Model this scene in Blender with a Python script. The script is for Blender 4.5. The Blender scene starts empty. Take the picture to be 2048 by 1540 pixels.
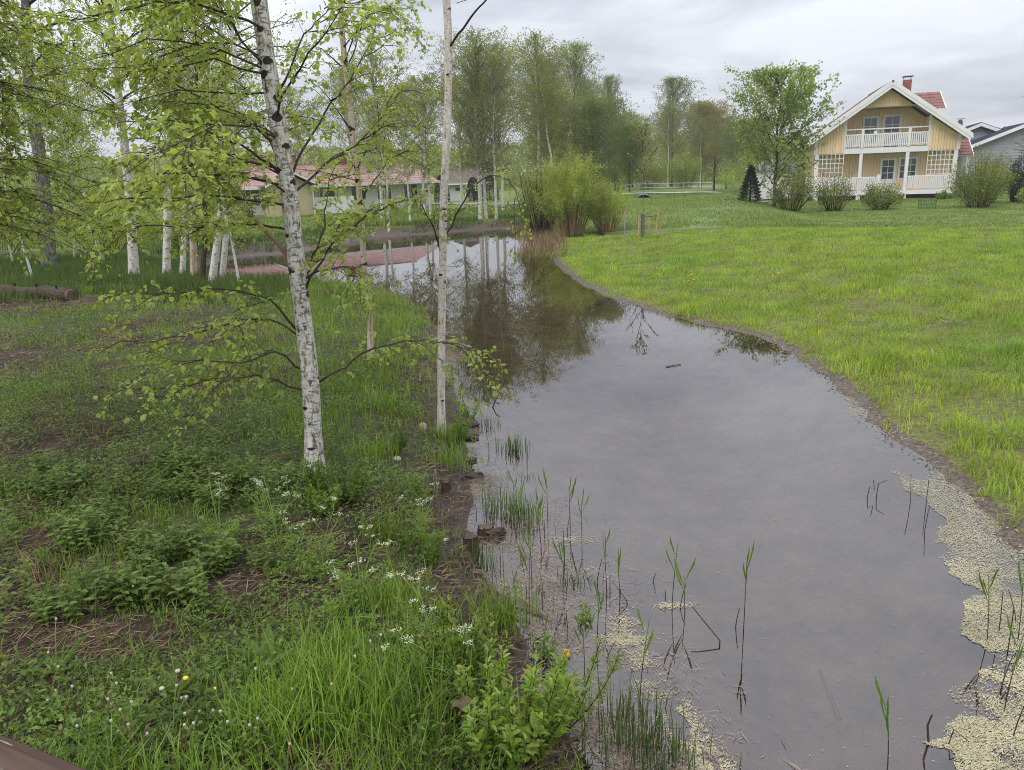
import bpy, math, random
import numpy as np
from mathutils import Matrix, Vector

# ------------------------------------------------------------------ camera, sky, sun, exposure
sc = bpy.context.scene
C = sc.collection
RAD = math.radians
EYE = (0.0, 0.0, 2.8)
PITCH, ROLL = RAD(15.0), RAD(2.0)
fwd = Vector((0, math.cos(PITCH), -math.sin(PITCH)))
up0 = Vector((0, math.sin(PITCH), math.cos(PITCH)))
rt0 = Vector((1, 0, 0))
rgt = rt0 * math.cos(ROLL) - up0 * math.sin(ROLL)
upv = up0 * math.cos(ROLL) + rt0 * math.sin(ROLL)
cam_d = bpy.data.cameras.new('camera')
cam_d.sensor_width = 36.0; cam_d.sensor_fit = 'HORIZONTAL'; cam_d.lens = 36 * 1560 / 2048
cam_d.clip_start = 0.05; cam_d.clip_end = 3000
cam = bpy.data.objects.new('camera', cam_d); C.objects.link(cam)
m = Matrix.Identity(4)
for i in range(3):
    m[i][0] = rgt[i]; m[i][1] = upv[i]; m[i][2] = -fwd[i]; m[i][3] = EYE[i]
cam.matrix_world = m
sc.camera = cam

SUN_EL, SUN_AZ = RAD(52), RAD(215)      # behind-left of the viewer, behind the cloud
world = bpy.data.worlds.new('World'); sc.world = world; world.use_nodes = True
wt = world.node_tree; wt.nodes.clear()
def wn(t, **k):
    n = wt.nodes.new(t)
    for a, v in k.items(): setattr(n, a, v)
    return n
out = wn('ShaderNodeOutputWorld'); bg = wn('ShaderNodeBackground')
sky = wn('ShaderNodeTexSky', sky_type='NISHITA', sun_disc=False, sun_elevation=SUN_EL, sun_rotation=SUN_AZ)
tc = wn('ShaderNodeTexCoord'); sep = wn('ShaderNodeSeparateXYZ'); wt.links.new(tc.outputs['Generated'], sep.inputs[0])
zc = wn('ShaderNodeMath', operation='MAXIMUM'); zc.inputs[1].default_value = 0.0; wt.links.new(sep.outputs['Z'], zc.inputs[0])
# cloud deck: direction projected on a flat layer
den = wn('ShaderNodeMath', operation='ADD'); den.inputs[1].default_value = 0.16; wt.links.new(zc.outputs[0], den.inputs[0])
inv = wn('ShaderNodeMath', operation='DIVIDE'); inv.inputs[0].default_value = 1.0; wt.links.new(den.outputs[0], inv.inputs[1])
vm = wn('ShaderNodeVectorMath', operation='SCALE'); wt.links.new(tc.outputs['Generated'], vm.inputs[0]); wt.links.new(inv.outputs[0], vm.inputs['Scale'])
no = wn('ShaderNodeTexNoise'); no.inputs['Scale'].default_value = 1.05; no.inputs['Detail'].default_value = 6; no.inputs['Roughness'].default_value = 0.52; no.inputs['Distortion'].default_value = 0.35
wt.links.new(vm.outputs[0], no.inputs['Vector'])
cr = wn('ShaderNodeValToRGB'); wt.links.new(no.outputs['Fac'], cr.inputs[0])
cr.color_ramp.elements[0].position = 0.33; cr.color_ramp.elements[0].color = (4.1, 4.28, 4.85, 1)
cr.color_ramp.elements[1].position = 0.60; cr.color_ramp.elements[1].color = (6.75, 6.95, 7.5, 1)
# overcast luminance: brighter towards the zenith (1 + 2 sin e) / 3 relative to the zenith
lum = wn('ShaderNodeMath', operation='MULTIPLY_ADD'); lum.inputs[1].default_value = 2.1; lum.inputs[2].default_value = 0.93; wt.links.new(zc.outputs[0], lum.inputs[0])
cl = wn('ShaderNodeVectorMath', operation='SCALE'); wt.links.new(cr.outputs[0], cl.inputs[0]); wt.links.new(lum.outputs[0], cl.inputs['Scale'])
mx = wn('ShaderNodeMixRGB'); mx.inputs[0].default_value = 0.93
wt.links.new(sky.outputs[0], mx.inputs[1]); wt.links.new(cl.outputs[0], mx.inputs[2])
wt.links.new(mx.outputs[0], bg.inputs['Color']); bg.inputs['Strength'].default_value = 0.115
wt.links.new(bg.outputs[0], out.inputs['Surface'])

sd = bpy.data.lights.new('sun', 'SUN'); sd.energy = 1.5; sd.angle = RAD(35); sd.color = (1.0, 0.96, 0.9)
sun = bpy.data.objects.new('sun', sd); C.objects.link(sun)
sdir = Vector((math.sin(SUN_AZ) * math.cos(SUN_EL), math.cos(SUN_AZ) * math.cos(SUN_EL), math.sin(SUN_EL)))
sun.rotation_euler = sdir.to_track_quat('Z', 'Y').to_euler()
sun.location = (0, 0, 40)

vs = sc.view_settings
vs.view_transform = 'Standard'; vs.look = 'None'; vs.exposure = 0.0; vs.gamma = 1.0; vs.use_curve_mapping = False
sc.render.engine = 'CYCLES'
cy = sc.cycles
cy.max_bounces = 8; cy.diffuse_bounces = 3; cy.glossy_bounces = 3; cy.transmission_bounces = 4; cy.transparent_max_bounces = 12
cy.use_denoising = True; cy.denoiser = 'OPENIMAGEDENOISE'; cy.denoising_input_passes = 'RGB_ALBEDO_NORMAL'; cy.denoising_prefilter = 'NONE'
cy.pixel_filter_type = 'BLACKMAN_HARRIS'; cy.filter_width = 1.0
cy.caustics_reflective = False; cy.caustics_refractive = False

# ------------------------------------------------------------------ helpers
rng = np.random.default_rng(7)
PI = math.pi
def S(t):
    t = np.clip(t, 0, 1); return t * t * (3 - 2 * t)
def nrm(a):
    return a / np.maximum(np.linalg.norm(a, axis=-1, keepdims=True), 1e-9)
def vnoise(x, y, scale=1.0, seed=0):
    x = np.asarray(x, float) * scale + seed * 17.3; y = np.asarray(y, float) * scale - seed * 9.1
    xi = np.floor(x).astype(np.int64); yi = np.floor(y).astype(np.int64); fx = S(x - xi); fy = S(y - yi)
    def h(a, b):
        n = (a * 374761393 + b * 668265263 + seed * 974711) & 0x7fffffff
        n = ((n ^ (n >> 13)) * 1274126177) & 0x7fffffff
        return ((n ^ (n >> 16)) & 0xffff) / 65535.0
    return (h(xi, yi) * (1 - fx) + h(xi + 1, yi) * fx) * (1 - fy) + (h(xi, yi + 1) * (1 - fx) + h(xi + 1, yi + 1) * fx) * fy
def fbm(x, y, scale=1.0, seed=0, o=3):
    s = 0; a = 0.5; t = 0
    for k in range(o):
        s = s + a * vnoise(x, y, scale * 2 ** k, seed + k); t += a; a *= 0.5
    return s / t

class MB:
    """collects vertices and faces (tri / quad arrays) for one mesh"""
    def __init__(s): s.v = []; s.f3 = []; s.f4 = []; s.n = 0; s.bk = []; s.has_bk = False
    def add(s, v, f3=None, f4=None, bk=None):
        v = np.asarray(v, float).reshape(-1, 3)
        if f3 is not None and len(f3): s.f3.append(np.asarray(f3, np.int64) + s.n)
        if f4 is not None and len(f4): s.f4.append(np.asarray(f4, np.int64) + s.n)
        s.v.append(v); s.n += len(v)
        if bk is not None: s.has_bk = True
        s.bk.append(np.zeros((len(v), 3)) if bk is None else bk)
        return s
    def box(s, x0, x1, y0, y1, z0, z1):
        v = [(x, y, z) for z in (z0, z1) for y in (y0, y1) for x in (x0, x1)]
        return s.add(v, f4=[(0, 2, 3, 1), (4, 5, 7, 6), (0, 1, 5, 4), (2, 6, 7, 3), (0, 4, 6, 2), (1, 3, 7, 5)])
    def prism(s, poly, axis, a, b):
        """convex polygon extruded along an axis ('y' takes (x,z) pairs, 'x' takes (y,z), 'z' takes (x,y))"""
        n = len(poly); put = {'y': lambda p, t: (p[0], t, p[1]), 'x': lambda p, t: (t, p[0], p[1]), 'z': lambda p, t: (p[0], p[1], t)}[axis]
        v = [put(p, a) for p in poly] + [put(p, b) for p in poly]
        f4 = [(i, (i + 1) % n, n + (i + 1) % n, n + i) for i in range(n)]
        f3 = [(0, i, i + 1) for i in range(1, n - 1)] + [(n, n + i + 1, n + i) for i in range(1, n - 1)]
        return s.add(v, f3, f4)
    def tube(s, P, R, k=6, cap=True):
        P = np.asarray(P, float); n = len(P); R = np.broadcast_to(np.asarray(R, float), (n,))
        T = np.gradient(P, axis=0); T = nrm(T)
        ref = np.array([0, 0, 1.0]) if abs(T[0, 2]) < 0.8 else np.array([1.0, 0, 0])
        A = nrm(np.cross(T, ref)); B = np.cross(T, A)
        th = np.arange(k) * 2 * PI / k
        ring = (A[:, None, :] * np.cos(th)[None, :, None] + B[:, None, :] * np.sin(th)[None, :, None]) * R[:, None, None]
        v = (P[:, None, :] + ring).reshape(-1, 3)
        i = np.arange(n - 1)[:, None] * k; j = np.arange(k)[None, :]; j2 = (j + 1) % k
        f4 = np.stack([i + j, i + j2, i + k + j2, i + k + j], -1).reshape(-1, 4)
        L = np.concatenate([[0], np.cumsum(np.linalg.norm(np.diff(P, axis=0), axis=1))])
        bk = np.stack([np.tile(np.cos(th), n), np.tile(np.sin(th), n), np.repeat(L, k)], -1)
        f3 = []
        if cap:
            v = np.vstack([v, P[:1], P[-1:]]); bk = np.vstack([bk, [[0, 0, 0]], [[0, 0, L[-1]]]])
            f3 = [(n * k, (q + 1) % k, q) for q in range(k)] + [(n * k + 1, (n - 1) * k + q, (n - 1) * k + (q + 1) % k) for q in range(k)]
        return s.add(v, f3, f4, bk)
    def mesh(s, name, smooth=False, attrs=None):
        me = bpy.data.meshes.new(name)
        v = np.vstack(s.v) if s.v else np.zeros((0, 3))
        f3 = np.vstack(s.f3) if s.f3 else np.zeros((0, 3), np.int64)
        f4 = np.vstack(s.f4) if s.f4 else np.zeros((0, 4), np.int64)
        loops = np.concatenate([f3.ravel(), f4.ravel()]).astype(np.int32)
        tot = np.concatenate([np.full(len(f3), 3), np.full(len(f4), 4)]).astype(np.int32)
        st = np.concatenate([[0], np.cumsum(tot)[:-1]]).astype(np.int32) if len(tot) else tot
        me.vertices.add(len(v)); me.vertices.foreach_set('co', v.astype(np.float32).ravel())
        me.loops.add(len(loops)); me.loops.foreach_set('vertex_index', loops)
        me.polygons.add(len(tot)); me.polygons.foreach_set('loop_start', st); me.polygons.foreach_set('loop_total', tot)
        me.polygons.foreach_set('use_smooth', np.full(len(tot), bool(smooth)))
        if s.has_bk:
            a = me.attributes.new('bk', 'FLOAT_VECTOR', 'POINT'); a.data.foreach_set('vector', np.vstack(s.bk).astype(np.float32).ravel())
        for nme, arr in (attrs or {}).items():
            arr = np.asarray(arr, np.float32)
            if arr.ndim == 1: a = me.attributes.new(nme, 'FLOAT', 'POINT'); a.data.foreach_set('value', arr)
            else: a = me.attributes.new(nme, 'FLOAT_VECTOR', 'POINT'); a.data.foreach_set('vector', arr.ravel())
        me.update(calc_edges=True)
        return me
    def build(s, name, mat, parent=None, smooth=False, attrs=None, kind=None):
        me = s.mesh(name, smooth, attrs); me.materials.append(mat)
        return link(name, me, parent, kind)

def link(name, data, parent=None, kind=None, loc=None):
    o = bpy.data.objects.new(name, data); C.objects.link(o)
    if parent is not None: o.parent = parent
    if kind: o['kind'] = kind
    if loc is not None: o.location = loc
    return o
def tag(o, label, cat, group=None):
    o['label'] = label; o['category'] = cat
    if group: o['group'] = group
    return o
def thing(name, label, cat, loc=(0, 0, 0), rz=0.0, group=None, sc_=1.0):
    o = bpy.data.objects.new(name, None); C.objects.link(o); o.empty_display_size = 0.1
    o.location = loc; o.rotation_euler = (0, 0, rz); o.scale = (sc_, sc_, sc_)
    return tag(o, label, cat, group)
def dup(root, loc, rz=0.0, sc_=1.0, label=None, group=None):
    r = root.copy(); C.objects.link(r); r.location = loc; r.rotation_euler = (0, 0, rz)
    r.scale = (sc_, sc_, sc_) if np.isscalar(sc_) else sc_
    if label: r['label'] = label
    if group: r['group'] = group
    for ch in list(root.children):
        c = ch.copy(); C.objects.link(c); c.parent = r
        for g in list(ch.children):
            d = g.copy(); C.objects.link(d); d.parent = c
    return r

# ------------------------------------------------------------------ materials
class NT:
    def __init__(s, name):
        s.m = bpy.data.materials.new(name); s.m.use_nodes = True; s.t = s.m.node_tree; s.t.nodes.clear()
        s.o = s.t.nodes.new('ShaderNodeOutputMaterial')
    def n(s, typ, props=None, **inp):
        q = s.t.nodes.new('ShaderNode' + typ)
        for a, v in (props or {}).items(): setattr(q, a, v)
        for a, v in inp.items():
            a = a.replace('_', ' ')
            if a.isdigit(): a = int(a)
            if hasattr(v, 'is_output'): s.t.links.new(v, q.inputs[a])
            else: q.inputs[a].default_value = v
        return q
    def math(s, op, a, b=0.0, c=0.0):
        q = s.t.nodes.new('ShaderNodeMath'); q.operation = op
        for i, v in enumerate((a, b, c)):
            if hasattr(v, 'is_output'): s.t.links.new(v, q.inputs[i])
            else: q.inputs[i].default_value = v
        return q.outputs[0]
    def mix(s, fac, a, b, mode='MIX'):
        q = s.t.nodes.new('ShaderNodeMixRGB'); q.blend_type = mode
        for i, v in enumerate((fac, a, b)):
            if hasattr(v, 'is_output'): s.t.links.new(v, q.inputs[i])
            elif i == 0: q.inputs[0].default_value = v
            else: q.inputs[i].default_value = (*v, 1) if len(v) == 3 else v
        return q.outputs[0]
    def ramp(s, fac, stops):
        q = s.t.nodes.new('ShaderNodeValToRGB'); s.t.links.new(fac, q.inputs[0]); e = q.color_ramp.elements
        while len(e) < len(stops): e.new(0.5)
        for i, (p, c) in enumerate(stops):
            e[i].position = p; e[i].color = (c, c, c, 1) if np.isscalar(c) else (*c, 1)
        return q.outputs[0]
    def noise(s, vec=None, scale=5.0, detail=3.0, rough=0.5, dist=0.0):
        q = s.n('TexNoise', Scale=scale, Detail=detail, Roughness=rough, Distortion=dist)
        if vec is not None: s.t.links.new(vec, q.inputs['Vector'])
        return q.outputs['Fac']
    def pos(s): return s.n('NewGeometry').outputs['Position']
    def obj(s): return s.n('TexCoord').outputs['Object']
    def scale(s, vec, v):
        return s.n('VectorMath', {'operation': 'MULTIPLY'}, **{'0': vec, '1': v}).outputs[0]
    def bump(s, h, strength=0.3, dist=0.02):
        return s.n('Bump', Strength=strength, Distance=dist, Height=h).outputs[0]
    def done(s, col, rough=0.7, bump=None, spec=0.3, metal=0.0, trans=0.0, tcol=None):
        p = s.t.nodes.new('ShaderNodeBsdfPrincipled')
        for k, v in (('Base Color', col), ('Roughness', rough), ('Specular IOR Level', spec), ('Metallic', metal)):
            if hasattr(v, 'is_output'): s.t.links.new(v, p.inputs[k])
            else: p.inputs[k].default_value = (*v, 1) if k == 'Base Color' else v
        if bump is not None: s.t.links.new(bump, p.inputs['Normal'])
        sh = p.outputs[0]
        if trans:
            tr = s.t.nodes.new('ShaderNodeBsdfTranslucent'); s.t.links.new(tcol if tcol is not None else col, tr.inputs[0])
            q = s.t.nodes.new('ShaderNodeMixShader'); q.inputs[0].default_value = trans
            s.t.links.new(sh, q.inputs[1]); s.t.links.new(tr.outputs[0], q.inputs[2]); sh = q.outputs[0]
        s.t.links.new(sh, s.o.inputs[0]); return s.m

def leaf_mat(name, cols, trans=0.4, rough=0.45, spec=0.35, nscale=0.7, var=(0.7, 1.25), patch=False):
    t = NT(name); r = t.n('NewGeometry').outputs['Random Per Island']
    k = len(cols); c = t.ramp(r, [(i / (k - 1), q) for i, q in enumerate(cols)])
    nz = t.noise(t.pos(), nscale, 3)
    f = t.ramp(nz, [(0.32, var[0]), (0.68, var[1])])
    c = t.mix(1.0, c, f, 'MULTIPLY')
    if patch:
        c = t.mix(1.0, c, t.ramp(t.noise(t.pos(), .33, 5, .6), [(.34, (.78, .90, 1.0)), (.50, (1, 1, 1)), (.66, (1.08, 1.0, 1.1))]), 'MULTIPLY')
        c = t.mix(t.ramp(t.noise(t.pos(), 1.3, 4, .65), [(.60, 0), (.72, .28)]), c, (.30, .25, .13))
    tc_ = t.mix(1.0, c, (1.45, 1.4, 0.7), 'MULTIPLY')
    return t.done(c, rough, spec=spec, trans=trans, tcol=tc_)
def plain(name, col, rough=0.6, var=0.15, scale=3.0, spec=0.3, bump=0.0, metal=0.0):
    t = NT(name); nz = t.noise(t.obj(), scale, 4)
    c = t.mix(1.0, col, t.ramp(nz, [(0.3, 1 - var), (0.7, 1 + var)]), 'MULTIPLY')
    b = t.bump(t.noise(t.obj(), scale * 12, 3), bump, 0.01) if bump else None
    return t.done(c, rough, b, spec, metal)

M = {}
M['leaf_birch'] = leaf_mat('birch leaf', [(.21, .29, .065), (.32, .40, .10), (.41, .47, .14), (.28, .37, .10)], .52, .42, .4, 1.1)
M['leaf_birch2'] = leaf_mat('birch leaf shaded', [(.15, .21, .055), (.23, .30, .075), (.30, .36, .10)], .48, .5, .3, .5)
M['leaf_far'] = leaf_mat('far birch leaf', [(.20, .24, .065), (.27, .31, .085), (.23, .285, .08)], .42, .6, .25, .35)
M['leaf_pale'] = leaf_mat('pale aspen leaf', [(.19, .23, .11), (.25, .29, .14), (.21, .26, .12)], .35, .6, .25, .35)
M['leaf_rust'] = leaf_mat('rusty spring leaf', [(.25, .16, .05), (.24, .20, .06), (.18, .18, .06)], .3, .6, .25, .4)
M['leaf_tan'] = leaf_mat('tan catkin leaf', [(.30, .25, .14), (.27, .25, .12), (.23, .25, .11)], .38, .6, .25, .3)
M['leaf_willow'] = leaf_mat('willow leaf', [(.24, .33, .055), (.32, .41, .08), (.38, .45, .12)], .5, .5, .3, .8)
M['leaf_deep'] = leaf_mat('deep green leaf', [(.13, .18, .05), (.18, .23, .065), (.16, .22, .07)], .38, .55, .3, .5)
M['leaf_maple'] = leaf_mat('maple leaf', [(.18, .24, .075), (.25, .32, .10), (.31, .37, .13)], .45, .5, .35, .6)
M['leaf_shrub'] = leaf_mat('garden shrub leaf', [(.12, .16, .04), (.19, .23, .055), (.27, .30, .075)], .4, .5, .3, 1.2)
M['needle'] = leaf_mat('conifer needle', [(.022, .04, .018), (.035, .06, .025), (.045, .07, .03)], .1, .6, .25, 1.0)
M['leaf_sallow'] = leaf_mat('sallow leaf', [(.13, .24, .03), (.20, .32, .04), (.28, .38, .07), (.26, .25, .07)], .4, .4, .4, 2.0)
M['leaf_nettle'] = leaf_mat('nettle leaf', [(.08, .13, .026), (.125, .18, .036), (.17, .235, .055)], .3, .5, .3, 1.0)
M['leaf_weed'] = leaf_mat('weed leaf', [(.065, .13, .025), (.12, .195, .034), (.19, .27, .047)], .4, .5, .35, 1.5, (.55, 1.3))
M['leaf_parsley'] = leaf_mat('cow parsley leaf', [(.10, .19, .03), (.16, .26, .035), (.21, .31, .05)], .4, .5, .3, 1.5)
M['grass_meadow'] = leaf_mat('meadow grass blade', [(.22, .33, .05), (.30, .41, .06), (.38, .45, .09), (.26, .40, .055), (.14, .25, .05), (.36, .37, .12)], .5, .5, .25, 1.6, (.72, 1.2), True)
M['grass_bank'] = leaf_mat('bank grass blade', [(.07, .14, .02), (.125, .22, .026), (.20, .30, .04), (.22, .26, .065)], .43, .5, .3, .9, (.7, 1.3))
M['grass_dark'] = leaf_mat('tall dark grass', [(.05, .09, .02), (.08, .13, .03), (.12, .17, .04)], .4, .5, .3, .6)
M['grass_lawn'] = leaf_mat('lawn grass', [(.11, .165, .028), (.145, .205, .033), (.18, .235, .045)], .35, .6, .2, .25)
M['straw'] = leaf_mat('dry straw', [(.13, .085, .05), (.22, .15, .085), (.34, .25, .15), (.17, .10, .06)], .1, .7, .2, 2.0)
M['duff'] = leaf_mat('dark leaf litter', [(.035, .024, .017), (.085, .056, .036), (.17, .115, .075), (.06, .04, .027)], .0, .7, .25, 2.5)
M['rush'] = leaf_mat('rush stem', [(.05, .09, .025), (.08, .13, .035), (.12, .18, .045)], .25, .45, .35, 2.0)
M['reed'] = leaf_mat('reed blade', [(.12, .22, .03), (.18, .29, .05)], .4, .45, .3, 2.0)
M['flower'] = leaf_mat('white petal', [(.50, .54, .38), (.72, .73, .66)], .3, .6, .2, 3.0, (.9, 1.1))
M['pollen'] = leaf_mat('pollen scum', [(.32, .29, .17), (.44, .41, .25), (.52, .49, .32), (.36, .29, .19)], 0.0, .8, .15, 2.5, (.8, 1.2))
M['float_straw'] = leaf_mat('soaked straw', [(.12, .09, .065), (.25, .19, .13), (.40, .33, .24)], 0.0, .6, .3, 2.5)

def birch_bark(name, white=(.60, .575, .53), dark=.5, moss=.3, scar=False, rusty=0.0):
    t = NT(name); bk = t.n('Attribute', {'attribute_name': 'bk'}).outputs['Vector']
    fine = t.noise(t.scale(bk, (1.1, 1.1, 55)), 1.0, 2, .6)
    gate = t.noise(t.scale(bk, (.9, .9, 4.0)), 1.0, 3)
    dash = t.ramp(t.math('ADD', fine, t.math('MULTIPLY', gate, .35)), [(.82 - .1 * dark, 0), (.90 - .1 * dark, 1)])
    blot = t.ramp(t.noise(t.scale(bk, (1.0, 1.0, 7.0)), 1.3, 5, .65), [(.66 - .07 * dark, 0), (.71 - .07 * dark, 1)])
    ton = t.noise(t.scale(bk, (1.2, 1.2, 9)), 1.0, 4)
    c = t.mix(t.ramp(ton, [(.35, 0), (.7, 1)]), white, tuple(q * .72 for q in white))
    if rusty: c = t.mix(t.math('MULTIPLY', t.ramp(t.noise(t.scale(bk, (.8, .8, 2.2)), 1.2, 3), [(.4, 0), (.6, 1)]), rusty), c, (.36, .24, .15))
    ms = t.math('MULTIPLY', t.ramp(t.noise(t.scale(bk, (1.4, 1.4, 6)), 1.6, 5, .7), [(.50, 0), (.60, 1)]), moss)
    c = t.mix(ms, c, (.19, .16, .07))
    c = t.mix(t.math('MULTIPLY', dash, .8), c, (.10, .085, .075))
    c = t.mix(t.math('MULTIPLY', blot, .9), c, (.045, .038, .032))
    if scar:
        sc_ = t.n('Attribute', {'attribute_name': 'scar'}).outputs['Fac']
        sc2 = t.ramp(t.math('ADD', sc_, t.math('MULTIPLY', t.noise(t.scale(bk, (3, 3, 30)), 1.5, 4), .5)), [(.62, 0), (.75, 1)])
        c = t.mix(sc2, c, (.028, .022, .018))
    b = t.bump(t.math('ADD', t.math('MULTIPLY', dash, -.6), ton), .5, .006)
    return t.done(c, .62, b, .25)
M['bark_white'] = birch_bark('birch bark', white=(.64, .61, .565), dark=1.0, moss=.9, scar=True)
M['bark_clean'] = birch_bark('smooth birch bark', white=(.72, .66, .595), dark=.6, moss=.3, scar=True, rusty=.25)
M['bark_rusty'] = birch_bark('peeling birch bark', white=(.56, .47, .40), dark=.5, moss=.35, scar=True, rusty=.7)
M['bark_mid'] = birch_bark('birch bark of the stand', white=(.72, .69, .64), dark=.8, moss=.12)
def rough_bark(name, a, b_, sc_=1.0):
    t = NT(name); bk = t.n('Attribute', {'attribute_name': 'bk'}).outputs['Vector']
    nz = t.noise(t.scale(bk, (2.5 * sc_, 2.5 * sc_, 5)), 1.6, 6, .7)
    c = t.mix(t.ramp(nz, [(.38, 0), (.66, 1)]), a, b_)
    return t.done(c, .8, t.bump(nz, .8, .03), .2)
M['bark_old'] = rough_bark('old birch bark', (.05, .05, .045), (.30, .29, .27))
M['bark_dark'] = rough_bark('dark bark', (.04, .03, .022), (.11, .08, .055))
M['twig'] = plain('twig', (.05, .032, .024), .6, .25, 8)
M['twig_tan'] = plain('tan branch', (.22, .15, .095), .6, .3, 8)
M['twig_grey'] = plain('grey far branch', (.17, .14, .12), .7, .2, 4)
M['stem_osier'] = plain('osier stem', (.30, .20, .105), .6, .35, 3)
M['stem_green'] = plain('green stem', (.16, .22, .05), .5, .25, 6)
M['stem_brown'] = plain('withered stalk', (.20, .12, .06), .6, .3, 6)
M['reed_dead'] = plain('dead reed stalk', (.055, .036, .025), .55, .35, 6)
M['white_paint'] = plain('white paint', (.72, .72, .71), .55, .05, 1.5)
M['brown_wood'] = plain('brown stained wood', (.10, .042, .032), .7, .25, 4, bump=.2)
M['glass_dark'] = plain('window glass', (.08, .09, .105), .05, .2, .6, 1.0)
M['shade_black'] = plain('painted shade black', (.01, .01, .01), .9, .1, 2)  # near-black colour that stands in for shade in hollow places
M['concrete'] = plain('concrete', (.36, .35, .33), .85, .12, 2)
M['gravel'] = plain('pale gravel path', (.24, .23, .21), .9, .15, 1.2)
M['galv'] = plain('galvanised steel', (.34, .35, .35), .5, .1, 3, .5, metal=.6)
M['green_wire'] = plain('green wire', (.03, .10, .06), .5, .1, 3)
M['stake_wood'] = plain('fresh stake wood', (.42, .28, .14), .7, .15, 6)
M['grey_paint'] = plain('dark grey metal', (.12, .12, .125), .5, .1, 3)
M['orange_fruit'] = plain('orange skin', (.50, .22, .05), .4, .3, 20)
M['stone_pale'] = plain('pale stone', (.52, .46, .38), .7, .15, 12)
M['stone_pink'] = plain('pinkish brick piece', (.45, .30, .24), .8, .2, 12)
M['cut_wood'] = plain('sawn wood', (.11, .078, .05), .8, .35, 14)
M['yellow_flower'] = plain('yellow flower', (.75, .52, .03), .6, .1, 5)
M['seed_head'] = plain('bald seed head', (.46, .40, .34), .7, .1, 10)

def siding(name, col, pitch, axis='x', depth=.35):
    t = NT(name); o = t.obj(); s_ = t.n('SeparateXYZ', **{'0': o}).outputs['XYZ'.index(axis.upper())]
    nz = t.noise(o, 1.2, 4); fr = t.math('FLOOR', t.math('DIVIDE', s_, pitch))
    bn = t.n('TexWhiteNoise', {'noise_dimensions': '1D'}, W=fr).outputs['Value']
    c = t.mix(1.0, col, t.ramp(nz, [(.3, .93), (.7, 1.05)]), 'MULTIPLY')
    c = t.mix(1.0, c, t.ramp(bn, [(0, .94), (1, 1.04)]), 'MULTIPLY')
    return t.done(c, .65, None, .25)
M['yellow_board'] = siding('yellow board', (.78, .585, .36), .2)
M['yellow_trim'] = plain('yellow batten', (.52, .38, .20), .65, .08, 2)
M['grey_board'] = siding('grey lap board', (.30, .31, .34), .18, 'z')
M['cream_board'] = siding('cream board', (.52, .44, .27), .2)
M['render_white'] = plain('off-white wall', (.62, .61, .58), .7, .06, 1.0)
M['tile_red'] = plain('red roof tile', (.22, .10, .085), .7, .22, 2.5)
M['roof_red'] = plain('red sheet roof', (.34, .205, .185), .6, .1, .8)
M['roof_brown'] = plain('brown shingle roof', (.14, .115, .10), .8, .2, 1.5)
M['roof_blue'] = plain('blue-black metal roof', (.05, .055, .085), .4, .12, 1.5, .5)
M['brick'] = plain('chimney brick', (.26, .10, .075), .8, .2, 5)

# ------------------------------------------------------------------ terrain and pond
SHORE = [(1.05, -9), (1.0, -3), (.85, .5), (.62, 2.2), (.36, 3.0), (.21, 3.43), (.06, 3.80), (-.11, 4.47), (-.22, 5.13), (-.34, 5.71), (-.43, 6.51), (-.45, 7.39), (-.54, 8.17),
         (-.78, 9.8), (-1.0, 11.46), (-1.44, 14.72), (-1.8, 16.46), (-2.65, 18.9), (-3.96, 20.77), (-5.23, 21.68), (-6.86, 21.99), (-8.5, 23.5), (-10.2, 26.2), (-11.2, 29.3),
         (-10.52, 32.25), (-8.92, 33.17), (-7.53, 37.98), (-6.67, 40.1), (-3.78, 41.88), (-1.45, 43.43), (.74, 43.52), (1.5, 41.19), (1.75, 36.91), (1.97, 32.41), (1.6, 27.5),
         (1.68, 23.03), (2.34, 17.98), (3.25, 15.15), (3.86, 13.75), (4.28, 12.59), (4.3, 10.7), (4.1, 8.97), (3.98, 7.69), (3.94, 6.58), (3.82, 5.84), (3.6, 4.93), (3.4, 3.6), (3.3, 1.5), (3.35, -3), (3.4, -9)]
def catmull(P, k=4):
    P = np.asarray(P, float); n = len(P); outp = []
    for i in range(n):
        a, b, c, d = P[i - 1], P[i], P[(i + 1) % n], P[(i + 2) % n]
        if i == n - 1: outp.append(b); continue
        if i in (0, n - 2): a = b if i == 0 else a; d = c if i == n - 2 else d
        for q in range(k):
            t = q / k
            outp.append(.5 * ((2 * b) + (-a + c) * t + (2 * a - 5 * b + 4 * c - d) * t * t + (-a + 3 * b - 3 * c + d) * t ** 3))
    return np.array(outp)
POLY = catmull(SHORE)
def sdist(x, y):
    """signed distance to the pond edge, positive on land"""
    x = np.asarray(x, float).ravel(); y = np.asarray(y, float).ravel()
    best = np.full(len(x), 1e9); ins = np.zeros(len(x), bool); n = len(POLY)
    near = (x > -40) & (x < 45) & (y < 90)
    idx = np.nonzero(near)[0]; X = x[idx]; Y = y[idx]; bb = np.full(len(idx), 1e9); ii = np.zeros(len(idx), bool)
    for i in range(n):
        a = POLY[i]; b = POLY[(i + 1) % n]; d = b - a; L = d @ d + 1e-12
        t = np.clip(((X - a[0]) * d[0] + (Y - a[1]) * d[1]) / L, 0, 1)
        bb = np.minimum(bb, (X - a[0] - t * d[0]) ** 2 + (Y - a[1] - t * d[1]) ** 2)
        c = ((a[1] > Y) != (b[1] > Y)) & (X < (b[0] - a[0]) * (Y - a[1]) / (b[1] - a[1] + 1e-12) + a[0]); ii ^= c
    best[idx] = np.sqrt(bb); ins[idx] = ii
    best[~near] = 30.0
    s = np.where(ins, -best, best)
    return s + (fbm(x, y, 1.7, 3) - .5) * .28 + (vnoise(x, y, 6, 5) - .5) * .06
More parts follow.
